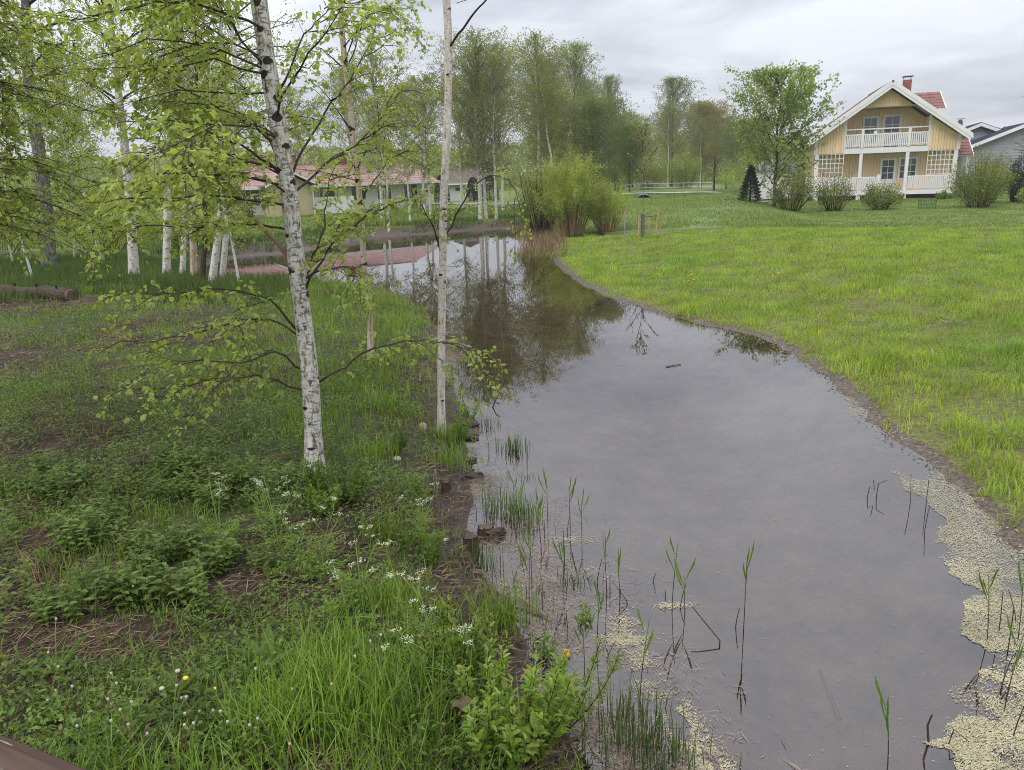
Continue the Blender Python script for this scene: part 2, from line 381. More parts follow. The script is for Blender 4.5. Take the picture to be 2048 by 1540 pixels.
def right_mask(x, y): return S((x - 1.0 + .02 * np.maximum(y - 30, 0)) / 1.4)
def crest_t(x, y): return y - (33.0 - .52 * (x - 5.8))
def height(x, y, s=None):
    shp = np.shape(x); x = np.asarray(x, float).ravel(); y = np.asarray(y, float).ravel()
    if s is None: s = sdist(x, y)
    r = right_mask(x, y); far = S((y - 27) / 5) * (1 - r); lf = (1 - r) * (1 - far)
    sp = np.maximum(s, 0)
    zl = .04 + .24 * S(sp / .9) + .20 * S((sp - .4) / 3.5) + .12 * S((4.5 - y) / 3) * S(sp / 2) + (fbm(x, y, .9, 11) - .5) * .14 * S(sp / .8) + (vnoise(x, y, 4, 12) - .5) * .03
    zr = .015 + .045 * S(sp / .45) + .42 * S((sp - .2) / 8) + (fbm(x, y, .5, 21) - .5) * .08 * S(sp / 2)
    zf = .05 + .36 * S(sp / 1.5) + .12 * S(sp / 8) + (fbm(x, y, .6, 31) - .5) * .16 * S(sp / 1.0) * (1 - S(sp / 12))
    t = crest_t(x, y)
    zr = zr - (.20 + .06 * S((x - 12) / 5)) * S(t / 3.5)
    emb = .90 * S((y - 36) / 16) * S((x + 1) / 7) * (1 - S((x - 13.5 - .12 * (y - 45)) / 4))
    zr = zr + emb
    z = zl * lf + zr * r + zf * far
    hill = 2.0 * S((y - 120) / 300)
    z = z + hill
    zb = -.02 - .22 * S(-s / 1.2) - .22 * S(-s / 3.0) + (fbm(x, y, 1.5, 41) - .5) * .05
    k = S((s + .08) / .16)
    return (zb * (1 - k) + z * k).reshape(shp)
def hz(x, y): return float(height(np.array([x]), np.array([y]))[0])

def line(parts):
    v = [parts[0][0]]
    for a, b, st in parts:
        n = max(1, int(round((b - a) / st))); v += list(np.linspace(a, b, n + 1)[1:])
    return np.array(v)
gx = line([(-600, -120, 60), (-120, -40, 8), (-40, -14, .8), (-14, -6, .25), (-6, 7, .1), (7, 20, .3), (20, 40, .8), (40, 120, 8), (120, 600, 60)])
gy = line([(-40, -9, 4), (-9, 1.5, .5), (1.5, 12, .1), (12, 46, .2), (46, 80, .7), (80, 160, 6), (160, 1200, 60)])
GX, GY = np.meshgrid(gx, gy); nx, ny = len(gx), len(gy)
sd_ = sdist(GX, GY); GZ = height(GX, GY, sd_)
ii = (np.arange(ny - 1)[:, None] * nx + np.arange(nx - 1)[None, :]).ravel()
xf, yf = GX.ravel(), GY.ravel(); r_ = right_mask(xf, yf); t_ = crest_t(xf, yf)
mud = (1 - S((sd_ - .08) / np.where(r_ > .5, .22, .55))) + (1 - r_) * S((yf - 27) / 5) * (1 - S((sd_ - .6) / 1.3)) * .9
mud = np.maximum(mud, r_ * S((t_ - 1.2) / 1.0) * (1 - S((t_ - 3.4) / 1.5)) * (1 - S((xf - 8.5) / 2.5)) * S((xf - 1.5) / 1) * .9)
left = (1 - r_) * (1 - S((yf - 27) / 4))
bare = left * S((fbm(xf, yf, .55, 51) - .38) / .2)
lush = r_ * (1 - S(t_ / 1.0))
strip = r_ * S((t_ - 3) / 2) * np.exp(-((xf - (7.6 + (yf - 33) * .40)) / .7) ** 2) * (1 - S((yf - 50) / 4))
gm = NT('ground soil and turf')
at = lambda n: gm.n('Attribute', {'attribute_name': n}).outputs['Fac']
p = gm.pos(); n1 = gm.noise(p, 3.0, 6, .6); n2 = gm.noise(p, 22.0, 4, .65); n3 = gm.noise(p, .35, 4)
soil = gm.mix(gm.ramp(n1, [(.35, 0), (.65, 1)]), (.020, .014, .011), (.062, .040, .028))
soil = gm.mix(gm.ramp(n2, [(.52, 0), (.66, 1)]), soil, (.11, .072, .048))
mudc = gm.mix(at('left'), gm.mix(gm.ramp(n2, [(.35, 0), (.65, 1)]), (.045, .034, .026), (.15, .115, .085)), gm.mix(gm.ramp(n2, [(.35, 0), (.65, 1)]), (.022, .016, .012), (.07, .048, .034)))
lawn = gm.mix(gm.ramp(n1, [(.3, 0), (.7, 1)]), (.085, .125, .026), (.145, .195, .040))
lawn = gm.mix(gm.ramp(n3, [(.4, 0), (.7, .6)]), lawn, (.15, .19, .055))
mead = gm.mix(gm.ramp(n2, [(.35, 0), (.65, 1)]), (.075, .062, .03), (.17, .19, .045))
under = gm.mix(gm.ramp(n2, [(.35, 0), (.65, 1)]), (.035, .045, .016), (.075, .085, .03))
c = gm.mix(at('left'), lawn, gm.mix(at('bare'), under, soil))
c = gm.mix(at('lush'), c, mead)
c = gm.mix(at('strip'), c, (.20, .26, .11))
c = gm.mix(gm.ramp(gm.math('ADD', at('mud'), gm.math('MULTIPLY', gm.math('SUBTRACT', n1, .5), .7)), [(.35, 0), (.6, 1)]), c, mudc)
bed = gm.mix(gm.ramp(gm.noise(p, 2.4, 7, .72), [(.38, 0), (.62, 1)]), (.075, .055, .046), (.26, .19, .155))
c = gm.mix(at('bed'), c, bed)
rough_ = gm.ramp(at('mud'), [(.3, .9), (.8, .55)])
gmat = gm.done(c, rough_, gm.bump(gm.math('ADD', n1, gm.math('MULTIPLY', n2, .5)), .7, .05), .25)
g = MB(); g.add(np.stack([xf, yf, GZ.ravel()], -1), f4=np.stack([ii, ii + 1, ii + nx + 1, ii + nx], -1))
ground = g.build('ground', gmat, smooth=True, kind='structure', attrs={'mud': np.clip(mud, 0, 1), 'bare': bare, 'left': left, 'lush': lush, 'strip': np.clip(strip, 0, .3), 'bed': S(-sd_ / .25)})

w = NT('pond water')
wp = w.pos()
rip = w.noise(w.scale(wp, (1.0, .5, 1)), 1.1, 2, .5)
rip2 = w.noise(w.scale(wp, (1.0, .35, 1)), 9.0, 2, .5)
hgt = w.math('ADD', rip, w.math('MULTIPLY', rip2, .18))
bmp = w.bump(hgt, .006, .12)
fr = w.n('Fresnel', IOR=1.9, Normal=bmp).outputs[0]
gl = w.n('BsdfGlossy', Color=(.97, .97, .98, 1), Roughness=.015, Normal=bmp).outputs[0]
tr = w.n('BsdfTransparent', Color=(.82, .73, .64, 1)).outputs[0]
ms = w.n('MixShader'); w.t.links.new(fr, ms.inputs[0]); w.t.links.new(tr, ms.inputs[1]); w.t.links.new(gl, ms.inputs[2]); w.t.links.new(ms.outputs[0], w.o.inputs[0])
pw = MB(); pw.add([(-13, -9, 0), (6, -9, 0), (6, 45, 0), (-13, 45, 0)], f4=[(0, 1, 2, 3)])
pw.build('pond_water', w.m, kind='structure')

def ribbon(name, pts, wd, mat, lift=.03, seg=1.0):
    P = np.asarray(pts, float); L = np.concatenate([[0], np.cumsum(np.linalg.norm(np.diff(P, axis=0), axis=1))])
    q = np.linspace(0, L[-1], int(L[-1] / seg) + 2); X = np.interp(q, L, P[:, 0]); Y = np.interp(q, L, P[:, 1])
    T = nrm(np.gradient(np.stack([X, Y], -1), axis=0)); N_ = np.stack([-T[:, 1], T[:, 0]], -1); k = 5
    off = np.linspace(-.5, .5, k) * wd
    XX = X[:, None] + N_[:, :1] * off; YY = Y[:, None] + N_[:, 1:] * off; ZZ = height(XX, YY) + lift
    nq = len(q); i0 = (np.arange(nq - 1)[:, None] * k + np.arange(k - 1)).ravel()
    b = MB(); b.add(np.stack([XX, YY, ZZ], -1).reshape(-1, 3), f4=np.stack([i0, i0 + 1, i0 + k + 1, i0 + k], -1))
    return b.build(name, mat, smooth=True, kind='structure')
ribbon('path', [(60, 47), (30, 70), (20, 62), (15, 58), (8, 60), (0, 66), (-8, 76), (-20, 84), (-60, 100)], 2.6, M['gravel'], .06)

# ------------------------------------------------------------------ leaves and grass as arrays
def rvec(n, r=rng): return nrm(r.normal(size=(n, 3)))
def leaves(mb, pos, d, nr, L, W, shape='dia', fold=.15):
    """pos base point, d direction, nr approximate normal"""
    n = len(pos)
    if n == 0: return
    L = np.broadcast_to(np.asarray(L, float), (n,))[:, None]; W = np.broadcast_to(np.asarray(W, float), (n,))[:, None]
    d = nrm(d); sd = nrm(np.cross(d, nr)); u = np.cross(sd, d); b = np.arange(n)[:, None]
    if shape == 'tri':
        v = np.stack([pos - sd * W * .5, pos + sd * W * .5, pos + d * L], 1).reshape(-1, 3)
        mb.add(v, f3=b * 3 + np.array([[0, 1, 2]]))
    elif shape == 'dia':
        v = np.stack([pos, pos + d * L * .45 - sd * W * .5 + u * W * fold, pos + d * L, pos + d * L * .45 + sd * W * .5 + u * W * fold], 1).reshape(-1, 3)
        mb.add(v, f4=b * 4 + np.array([[0, 3, 2, 1]]))
    else:
        lo, hi = (.28, .62) if shape == 'leaf' else (.3, .7)
        w1, w2 = (.5, .36) if shape == 'leaf' else (.5, .42)
        e = u * W * fold
        v = np.stack([pos, pos + d * L * lo - sd * W * w1 + e, pos + d * L * hi - sd * W * w2 + e * .8, pos + d * L - u * L * .08,
                      pos + d * L * hi + sd * W * w2 + e * .8, pos + d * L * lo + sd * W * w1 + e], 1).reshape(-1, 3)
        f = np.concatenate([b * 6 + np.array([[0, 3, 2, 1]]), b * 6 + np.array([[0, 5, 4, 3]])])
        mb.add(v, f4=f)
def blades(mb, P, Hh, W, lean=.35, seg=2, r=rng):
    n = len(P); a = r.uniform(0, 2 * PI, n); d = np.stack([np.cos(a), np.sin(a), np.zeros(n)], -1)
    a2 = a + PI / 2 + r.uniform(-.6, .6, n); sdv = np.stack([np.cos(a2), np.sin(a2), np.zeros(n)], -1)
    Hh = Hh[:, None]; W = np.broadcast_to(W, (n,))[:, None]; ln = (r.uniform(.1, 1, n) * lean * 2)[:, None]
    up = np.array([0, 0, 1.0]); b = np.arange(n)[:, None]
    tip = P + up * Hh * (1 - .25 * ln) + d * Hh * ln
    if seg == 1:
        mb.add(np.stack([P - sdv * W * .5, P + sdv * W * .5, tip], 1).reshape(-1, 3), f3=b * 3 + np.array([[0, 1, 2]]))
    else:
        mid = P + up * Hh * .55 + d * Hh * ln * .28
        mb.add(np.stack([P - sdv * W * .4, P + sdv * W * .4, mid + sdv * W * .5, mid - sdv * W * .5, tip], 1).reshape(-1, 3),
               f3=b * 5 + np.array([[3, 2, 4]]), f4=b * 5 + np.array([[0, 1, 2, 3]]))
def scatter(n, x0, x1, y0, y1, r=rng, power=2.0):
    """points thinning out with distance y as 1/y**power-ish"""
    y = y0 * (y1 / y0) ** r.random(n) if power == 1 else 1 / (1 / y0 + (1 / y1 - 1 / y0) * r.random(n))
    return r.uniform(x0, x1, n), y
def in_view(x, y, pad=1.06): return np.abs(x - .0) < (.70 * pad) * y + 1.0

# meadow grass on the right
def meadow():
    mb = MB(); r = np.random.default_rng(21)
    x, y = scatter(620000, 1.5, 26, 3.2, 35, r, 1)
    k = in_view(x, y); x, y = x[k], y[k]
    s = sdist(x, y); rm = right_mask(x, y); t = crest_t(x, y)
    d = fbm(x, y, 1.6, 61); d2 = fbm(x, y, .35, 62)
    edge = S((s + .06 - .75 * (fbm(x, y, 2.1, 68) - .35)) / .32)
    keep = (rm > .5) & (t < .6) & (r.random(len(x)) < edge * (0.25 + 1.0 * S((d - .3) / .22)) * (.35 + .65 * S((vnoise(x, y, 4.5, 63) - .18) / .25)))
    x, y, s = x[keep], y[keep], s[keep]; d2 = d2[keep]; t = t[keep]
    k = r.random(len(x)) < np.clip(.45 + y / 30, 0, 1); x, y, d2, s = x[k], y[k], d2[k], s[k]
    z = height(x, y, s)
    cl_ = vnoise(x, y, 3.0, 66) * vnoise(x, y, 1.1, 67); h = r.uniform(.06, .16, len(x)) * (.55 + 2.0 * cl_) * (1 - .35 * S((y - 16) / 14)) * (.6 + .4 * S(s / .6)); wd = .0035 + .00075 * y
    nr_ = y < 11
    P = np.stack([x, y, z], -1)
    blades(mb, P[nr_], h[nr_], wd[nr_], .42, 2, r); blades(mb, P[~nr_], h[~nr_], wd[~nr_] * 1.2, .42, 1, r)
    o = mb.build('meadow_grass', M['grass_meadow'], kind='stuff')
    tag(o, 'bright yellow-green young grass covering the meadow right of the pond', 'grass')
meadow()

def meadow_weeds():
    r = np.random.default_rng(24); mb = MB(); n = 260; x, y = scatter(n, 2, 24, 5, 31, r, 1); s = sdist(x, y); k = (right_mask(x, y) > .5) & (s > .8) & (crest_t(x, y) < -.5) & in_view(x, y); x, y = x[k], y[k]; z = height(x, y)
    for a, b, c_ in zip(x, y, z):
        q = 34; p_ = np.array([a, b, c_ + .08]) + r.normal(size=(q, 3)) * np.array([.11, .11, .035]); d = rvec(q, r); d[:, 2] = np.abs(d[:, 2]) * .4; leaves(mb, p_, d, np.tile([0, 0, 1.0], (q, 1)) + r.normal(size=(q, 3)) * .4, r.uniform(.04, .09, q), r.uniform(.015, .03, q), 'dia')
    tag(mb.build('meadow_weeds', M['leaf_pale'], kind='stuff'), 'pale feathery weeds scattered through the meadow grass', 'weeds')
meadow_weeds()

# grass of the mown lawns further back
def lawns():
    mb = MB(); r = np.random.default_rng(22)
    x, y = scatter(230000, -30, 40, 30, 62, r, 1); k = in_view(x, y, 1.02); x, y = x[k], y[k]
    s = sdist(x, y); rm = right_mask(x, y); t = crest_t(x, y)
    farl = (rm < .5) & (y > 33) & (s > .9)
    rgtl = (rm > .5) & (t > .6)
    ditch = (t > 1.0) & (t < 4.6) & (x < 10) & (x > 1.5)
    keep = (farl | rgtl) & ~(ditch & (rm > .5)) & (r.random(len(x)) < .35 + S((fbm(x, y, .8, 64) - .3) / .2))
    x, y, s = x[keep], y[keep], s[keep]; z = height(x, y, s)
    h = r.uniform(.03, .085, len(x)) * np.where(x < 14, 1.5, .9)
    blades(mb, np.stack([x, y, z], -1), h, .03 + 0 * x, .5, 1, r)
    tag(mb.build('lawn_grass', M['grass_lawn'], kind='stuff'), 'short green lawn grass on the slopes behind the meadow and the far bank', 'grass')
lawns()

# grass, litter and ground herbs of the left bank
def bank():
    r = np.random.default_rng(23)
    # green blades in clumps
    mb = MB(); x, y = scatter(420000, -15, 1.2, 2.0, 28, r, 1); k = in_view(x, y, 1.05); x, y = x[k], y[k]
    s = sdist(x, y); L = (right_mask(x, y) < .5) & (s > .03); x, y, s = x[L], y[L], s[L]
    d = fbm(x, y, .9, 71); d3 = vnoise(x, y, 3.2, 73)
    lushz = S((y - 6.5) / 3) * (1 - S((np.abs(x + 1.9 + .08 * (y - 7)) - 1.6) / 1.2))   # the green tongue between the birches
    near = S((4.4 - y) / 1.5) * S((x + 2.4) / .8)
    den_ = .10 + .85 * S((d - .40) / .22) * S((d3 - .12) / .4) + .75 * lushz + .75 * near * S((d3 - .2) / .3)
    den_ *= .35 + .65 * S((s - .1) / .8)
    den_ *= 1 - .50 * S((-1.9 - x) / .8) * S((y - 5.0) / 1.0) * (1 - S((y - 15) / 3)) - .25 * (1 - S((s - .7) / .7)) * S((y - 4.2) / .5) * (1 - S((y - 8.5) / 1.5))
    keep = r.random(len(x)) < den_ * .62
    x, y, s, lz, d3, nn = x[keep], y[keep], s[keep], lushz[keep], d3[keep], near[keep]
    z = height(x, y, s) - .005
    h = r.uniform(.05, .15, len(x)) * (.65 + .7 * d3 + .45 * lz + .8 * nn); wd = .0032 + .0006 * y
    P = np.stack([x, y, z], -1); nr_ = y < 10
    blades(mb, P[nr_], h[nr_], wd[nr_], .4, 2, r); blades(mb, P[~nr_], h[~nr_], wd[~nr_] * 1.3, .4, 1, r)
    tag(mb.build('bank_grass', M['grass_bank'], kind='stuff'), 'uneven green grass growing in clumps over the left bank', 'grass')
    # taller dark grass under the birch stand
    mb = MB(); x = r.uniform(-19, -5, 46000); y = r.uniform(15.5, 28, 46000); s = sdist(x, y)
    line_ = 17.0 + .30 * np.minimum(-(x + 12), 4) - .9 * np.sin(x * .9)
    k = (s > .4) & (y > line_ + 1.5 * fbm(x, y, .7, 77)) & (fbm(x, y, 1.1, 78) > .36); x, y, s = x[k], y[k], s[k]
    blades(mb, np.stack([x, y, height(x, y, s)], -1), r.uniform(.15, .42, len(x)), .018 + 0 * x, .35, 1, r)
    tag(mb.build('tall_grass', M['grass_dark'], kind='stuff'), 'tall dark grass growing under the stand of birches', 'grass')
    # dry straw lying flat
    def flat(n, mat, name, label, Lr, wr, dens, zo=.012, y1=24):
        mb = MB(); x, y = scatter(n, -13, 1.0, 2.0, y1, r, 1); k = in_view(x, y, 1.05); x, y = x[k], y[k]
        s = sdist(x, y); k = (right_mask(x, y) < .5) & (s > .02) & (r.random(len(x)) < dens(x, y, s)); x, y, s = x[k], y[k], s[k]
        n = len(x); a = r.uniform(0, PI, n) * .8 - .6; ln = r.uniform(*Lr, n); d = np.stack([np.cos(a), np.sin(a), r.uniform(-.12, .22, n)], -1)
        P = np.stack([x, y, height(x, y, s) + zo * r.uniform(.3, 2, n)], -1)
        leaves(mb, P, d, rvec(n, r) * .5 + np.array([0, 0, 1.0]), ln, r.uniform(*wr, n) * (1 + y / 8), 'dia', .1)
        tag(mb.build(name, mat, kind='stuff'), label, 'litter')
    flat(120000, M['straw'], 'dry_straw', 'flattened dry straw between the green clumps of the left bank', (.05, .19), (.002, .0042), lambda x, y, s: .14 + .86 * S((fbm(x, y, .55, 51) - .42) / .12) * S((fbm(x, y, 2.2, 52) - .35) / .2))
    flat(110000, M['duff'], 'leaf_litter', 'dark rotting leaves and twigs along the muddy edge of the left bank', (.02, .12), (.003, .013), lambda x, y, s: .15 + .85 * np.exp(-((s - .35) / .7) ** 2), y1=26)
    # low broad-leaved ground cover
    mb = MB(); x, y = scatter(230000, -11, .8, 2.0, 16, r, 1); k = in_view(x, y, 1.05); x, y = x[k], y[k]
    s = sdist(x, y); d = fbm(x, y, 1.0, 81); k = (right_mask(x, y) < .5) & (s > .35) & (r.random(len(x)) < .07 + .93 * S((d - .45) / .12) * (1 - .6 * S((y - 8) / 4)))
    x, y, s, d = x[k], y[k], s[k], d[k]; n = len(x)
    P = np.stack([x, y, height(x, y, s) + r.uniform(.0, .16, n) * S((d - .45) / .2) + .01], -1)
    dd = rvec(n, r); dd[:, 2] = np.abs(dd[:, 2]) * .5
    leaves(mb, P, dd, rvec(n, r) * .6 + np.array([0, 0, 1.0]), r.uniform(.015, .045, n) * (1 + y / 25), r.uniform(.007, .018, n) * (1 + y / 20), 'dia')
    tag(mb.build('ground_herbs', M['leaf_weed'], kind='stuff'), 'low broad-leaved weeds carpeting the shady left bank', 'weeds')
    # grassy and weedy far bank
    mb = MB(); n = 60000; x = r.uniform(-22, 2, n); y = r.uniform(28, 48, n); s = sdist(x, y)
    k = (s > .25) & (s < 3.5) & (fbm(x, y, .7, 83) > .42) & (right_mask(x, y) < .5); x, y, s = x[k], y[k], s[k]
    blades(mb, np.stack([x, y, height(x, y, s)], -1), r.uniform(.1, .35, len(x)), .03 + 0 * x, .5, 1, r)
    tag(mb.build('far_bank_grass', M['grass_dark'], kind='stuff'), 'rough grass hanging over the far earth bank of the pond', 'grass')
    # small bits on the mud strip along the right edge
    mb = MB(); n = 60000; y = 3 + 32 * r.random(n) ** 1.5; x = r.uniform(1, 6, n); s = sdist(x, y); k = (right_mask(x, y) > .5) & (np.abs(s - .05) < .15); x, y, s = x[k], y[k], s[k]; n = len(x)
    P = np.stack([x, y, np.maximum(height(x, y, s), 0) + .006], -1); dd = rvec(n, r); dd[:, 2] *= .25
    leaves(mb, P, dd, rvec(n, r) * .6 + np.array([0, 0, 1.0]), r.uniform(.015, .07, n), r.uniform(.004, .015, n), 'dia')
    tag(mb.build('edge_litter', M['float_straw'], kind='stuff'), 'brown washed-up plant bits along the right water edge', 'litter')
bank()

# pollen scum and floating straw
def point_in(poly, x, y):
    ins = np.zeros(len(x), bool); n = len(poly)
    for i in range(n):
        a = poly[i]; b = poly[(i + 1) % n]
        ins ^= ((a[1] > y) != (b[1] > y)) & (x < (b[0] - a[0]) * (y - a[1]) / (b[1] - a[1] + 1e-12) + a[0])
    return ins
def floats():
    r = np.random.default_rng(31)
    inner = [(4.12, 9.40), (3.92, 8.56), (3.62, 7.41), (3.52, 6.74), (3.43, 6.07), (3.45, 5.68), (3.06, 5.36), (3.03, 5.12), (3.01, 4.76), (3.13, 4.59), (2.90, 4.51), (2.71, 4.13), (2.73, 3.93), (2.59, 3.82), (2.30, 3.65), (2.30, 3.55), (2.38, 3.47), (2.02, 3.32), (2.09, 3.22), (2.03, 3.03), (1.9, 2.2)]
    poly = inner + [(5, 2.2), (5, 9.4)]
    mb = MB(); n = 560000; y = 1 / (1 / 2.4 + (1 / 9.4 - 1 / 2.4) * r.random(n)); x = r.uniform(1.8, 4.6, n)
    xx = x + (fbm(x, y, 5, 90) - .5) * .22; yy = y + (fbm(x, y, 5, 95) - .5) * .22
    k = point_in(poly, xx, yy); x, y = x[k], y[k]; s = sdist(x, y)
    P2 = np.array(inner); dmin = np.full(len(x), 9.0)
    for a, b in zip(P2[:-1], P2[1:]):
        dv = b - a; t = np.clip(((x - a[0]) * dv[0] + (y - a[1]) * dv[1]) / (dv @ dv), 0, 1); dmin = np.minimum(dmin, np.hypot(x - a[0] - t * dv[0], y - a[1] - t * dv[1]))
    hole = fbm(x * 1.0 + y * .5, y - x * .5, 2.6, 97)
    dens = (.30 + .9 * np.exp(-dmin / .30)) * S((.70 - hole) / .22)
    dens = np.where(y < 4.0, dens * .75 * S((.62 - fbm(x, y, 6, 99)) / .2) + .1, dens)
    k = (s < .02) & (r.random(len(x)) < dens); x, y = x[k], y[k]; n = len(x)
    a = r.normal(.35, .5, n); d = np.stack([np.cos(a), np.sin(a), r.uniform(-.03, .03, n)], -1)
    leaves(mb, np.stack([x, y, .003 + r.random(n) * .004], -1), d, np.array([0, 0, 1.0]) + rvec(n, r) * .15, r.uniform(.005, .024, n), r.uniform(.0022, .0055, n), 'dia', .05)
    # a thin drifting veil around it and the patch on the left shore
    for cx, cy_, sx, sy, nn in ((.66, 4.4, .06, .10, 500), (.70, 3.95, .05, .2, 900), (.82, 3.45, .05, .14, 1400), (.64, 4.25, .08, .04, 700), (.90, 3.1, .06, .12, 1600), (1.02, 4.62, .07, .02, 260), (.45, 5.65, .14, .05, 320), (.55, 5.1, .08, .1, 200)):
        q = int(nn * 1.6); x = r.normal(cx, sx, q); y = r.normal(cy_, sy, q); k = (sdist(x, y) < -.03) & (fbm(x, y, 7, 101) > .42); x, y = x[k], y[k]; n = len(x)
        a = r.uniform(0, PI, n); d = np.stack([np.cos(a), np.sin(a), 0 * a], -1)
        leaves(mb, np.stack([x, y, .003 + r.random(n) * .004], -1), d, np.array([0, 0, 1.0]) + rvec(n, r) * .15, r.uniform(.005, .022, n), r.uniform(.002, .006, n), 'dia', .05)
    n = 900; x = r.uniform(0, 3.6, n); y = r.uniform(3, 9, n); k = (sdist(x, y) < -.1) & (r.random(n) < .25 + .75 * (fbm(x, y, 1, 103) > .5)); x, y = x[k], y[k]; n = len(x); a = r.uniform(0, PI, n)
    leaves(mb, np.stack([x, y, .004 + 0 * x], -1), np.stack([np.cos(a), np.sin(a), 0 * a], -1), np.tile([0, 0, 1.0], (n, 1)), r.uniform(.006, .022, n), r.uniform(.003, .006, n), 'dia', 0)
    tag(mb.build('pollen_scum', M['pollen'], kind='stuff'), 'pale yellow pollen scum floating along the right water edge', 'scum')
    # soaked straw and debris among the reeds of the left shore
    mb = MB(); n = 24000; y = 3.0 + 12 * r.random(n) ** 1.6; s_off = np.abs(r.normal(0, .42, n)); x = np.interp(y, POLY[:140:1, 1][np.argsort(POLY[:140, 1])], POLY[:140, 0][np.argsort(POLY[:140, 1])]) if False else None
    sh = POLY[(POLY[:, 0] < 1.2) & (POLY[:, 1] < 19)]; o_ = np.argsort(sh[:, 1]); x = np.interp(y, sh[o_, 1], sh[o_, 0]) + s_off * np.where(y < 6.5, .95, .4)
    k = (sdist(x, y) < 0) & (r.random(n) < .12 + 1.2 * S((fbm(x, y, 2.4, 105) - .45) / .15)); x, y = x[k], y[k]; n = len(x); a = r.uniform(0, PI, n)
    leaves(mb, np.stack([x, y, .003 + r.random(n) * .006], -1), np.stack([np.cos(a), np.sin(a), r.uniform(-.03, .05, n)], -1), np.tile([0, 0, 1.0], (n, 1)) + rvec(n, r) * .2, r.uniform(.02, .13, n), r.uniform(.0015, .0042, n), 'dia', .1)
    tag(mb.build('floating_straw', M['float_straw'], kind='stuff'), 'brown soaked straw floating among the reeds by the left shore', 'debris')
floats()

# ------------------------------------------------------------------ foreground birches
def polyline(P, step=.06):
    P = np.asarray(P, float); n = len(P); outp = []
    for i in range(n - 1):
        a = P[max(i - 1, 0)]; b = P[i]; c = P[i + 1]; d = P[min(i + 2, n - 1)]
        k = max(2, int(np.linalg.norm(c - b) / step))
        for q in range(k):
            t = q / k; outp.append(.5 * ((2 * b) + (-a + c) * t + (2 * a - 5 * b + 4 * c - d) * t * t + (-a + 3 * b - 3 * c + d) * t ** 3))
    outp.append(P[-1]); return np.array(outp)
def wobble(P, amp, r):
    n = len(P); q = np.cumsum(r.normal(size=(n, 3)), 0); q -= np.linspace(0, 1, n)[:, None] * q[-1]
    return P + q * amp / math.sqrt(n)
def twigs_on(P, r, tw, lf, spacing=.06, start=.12, tl=(.12, .38), lsz=(.032, .055), per=.032, up=.1):
    """side twigs with leaves along a branch polyline; tw: MB for wood, lf: list of leaf arrays"""
    seg = np.linalg.norm(np.diff(P, axis=0), axis=1); L = np.concatenate([[0], np.cumsum(seg)]); T = nrm(np.gradient(P, axis=0))
    s = L[-1] * start; side = 1
    while s < L[-1]:
        i = min(np.searchsorted(L, s), len(P) - 1); t = T[i]; side = -side
        lat = nrm(np.cross(t, [0, 0, 1.0]) + r.normal(size=3) * .45) * side
        d = nrm(t * .75 + lat * .8 + np.array([0, 0, up + r.normal() * .25])); ln = r.uniform(*tl) * (1.05 - .45 * s / L[-1])
        q = np.linspace(0, 1, 5)[:, None]; B = P[i] + d * ln * q + np.array([0, 0, -1.0]) * ln * .35 * q ** 2 + r.normal(size=3) * .05 * ln * q ** 2
        tw.tube(B, np.linspace(.0024, .0010, 5), 3, False)
        k = max(3, int(ln / per)); u = r.uniform(.12, 1.0, k); pb = B[0] + (B[-1] - B[0]) * u[:, None] + np.array([0, 0, 1.0]) * (ln * .3 * u * (1 - u))[:, None]
        dl = nrm(d * .5 + r.normal(size=(k, 3)) * .6 + np.array([0, 0, -.45])); nn = nrm(r.normal(size=(k, 3)) * .55 + np.array([0, 0, 1.0]))
        lz = r.uniform(*lsz, k); lf.append((pb + dl * .012, dl, nn, lz, lz * r.uniform(.72, .92, k)))
        s += spacing * r.uniform(.6, 1.5)
    k = 5; dl = nrm(T[-1] + r.normal(size=(k, 3)) * .6); lz = r.uniform(*lsz, k); lf.append((np.repeat(P[-1:], k, 0), dl, nrm(r.normal(size=(k, 3)) * .5 + np.array([0, 0, 1.0])), lz, lz * .8))
def near_trunk(root, path, r0, r1, mat, scars, r, sides=22, step=.02, flare=.42):
    P = polyline(path, step); L = np.concatenate([[0], np.cumsum(np.linalg.norm(np.diff(P, axis=0), axis=1))]); t = L / L[-1]
    R = r0 + (r1 - r0) * t; R = R * (1 + flare * np.exp(-L / .16)) * (1 + .035 * np.sin(L * 9 + 1) * np.sin(L * 3.1)); mb = MB(); mb.tube(P, R, sides)
    V = np.vstack(mb.v); sc_ = np.zeros(len(V))
    for (p, s_) in scars:
        d = V - np.asarray(p); dz = d[:, 2]; dh = np.hypot(d[:, 0], d[:, 1])
        wv = s_ * np.clip(1.0 - np.abs(dz + .3 * s_) / (1.6 * s_), 0, 1); sc_ = np.maximum(sc_, np.clip(1.25 - dh / (wv + 1e-3) * .6, 0, 1) * (wv > 0))
    for k in range(int(L[-1] * 5)):
        i = r.integers(0, len(P)); a = r.uniform(0, 2 * PI); p = P[i] + R[i] * np.array([math.cos(a), math.sin(a), 0]); d = V - p
        sc_ = np.maximum(sc_, .95 * np.exp(-(d[:, 2] / r.uniform(.006, .02)) ** 2 - ((d[:, 0] ** 2 + d[:, 1] ** 2) / r.uniform(.015, .045) ** 2)))
    return mb.build('trunk', mat, root, smooth=True, attrs={'scar': sc_}), P, R
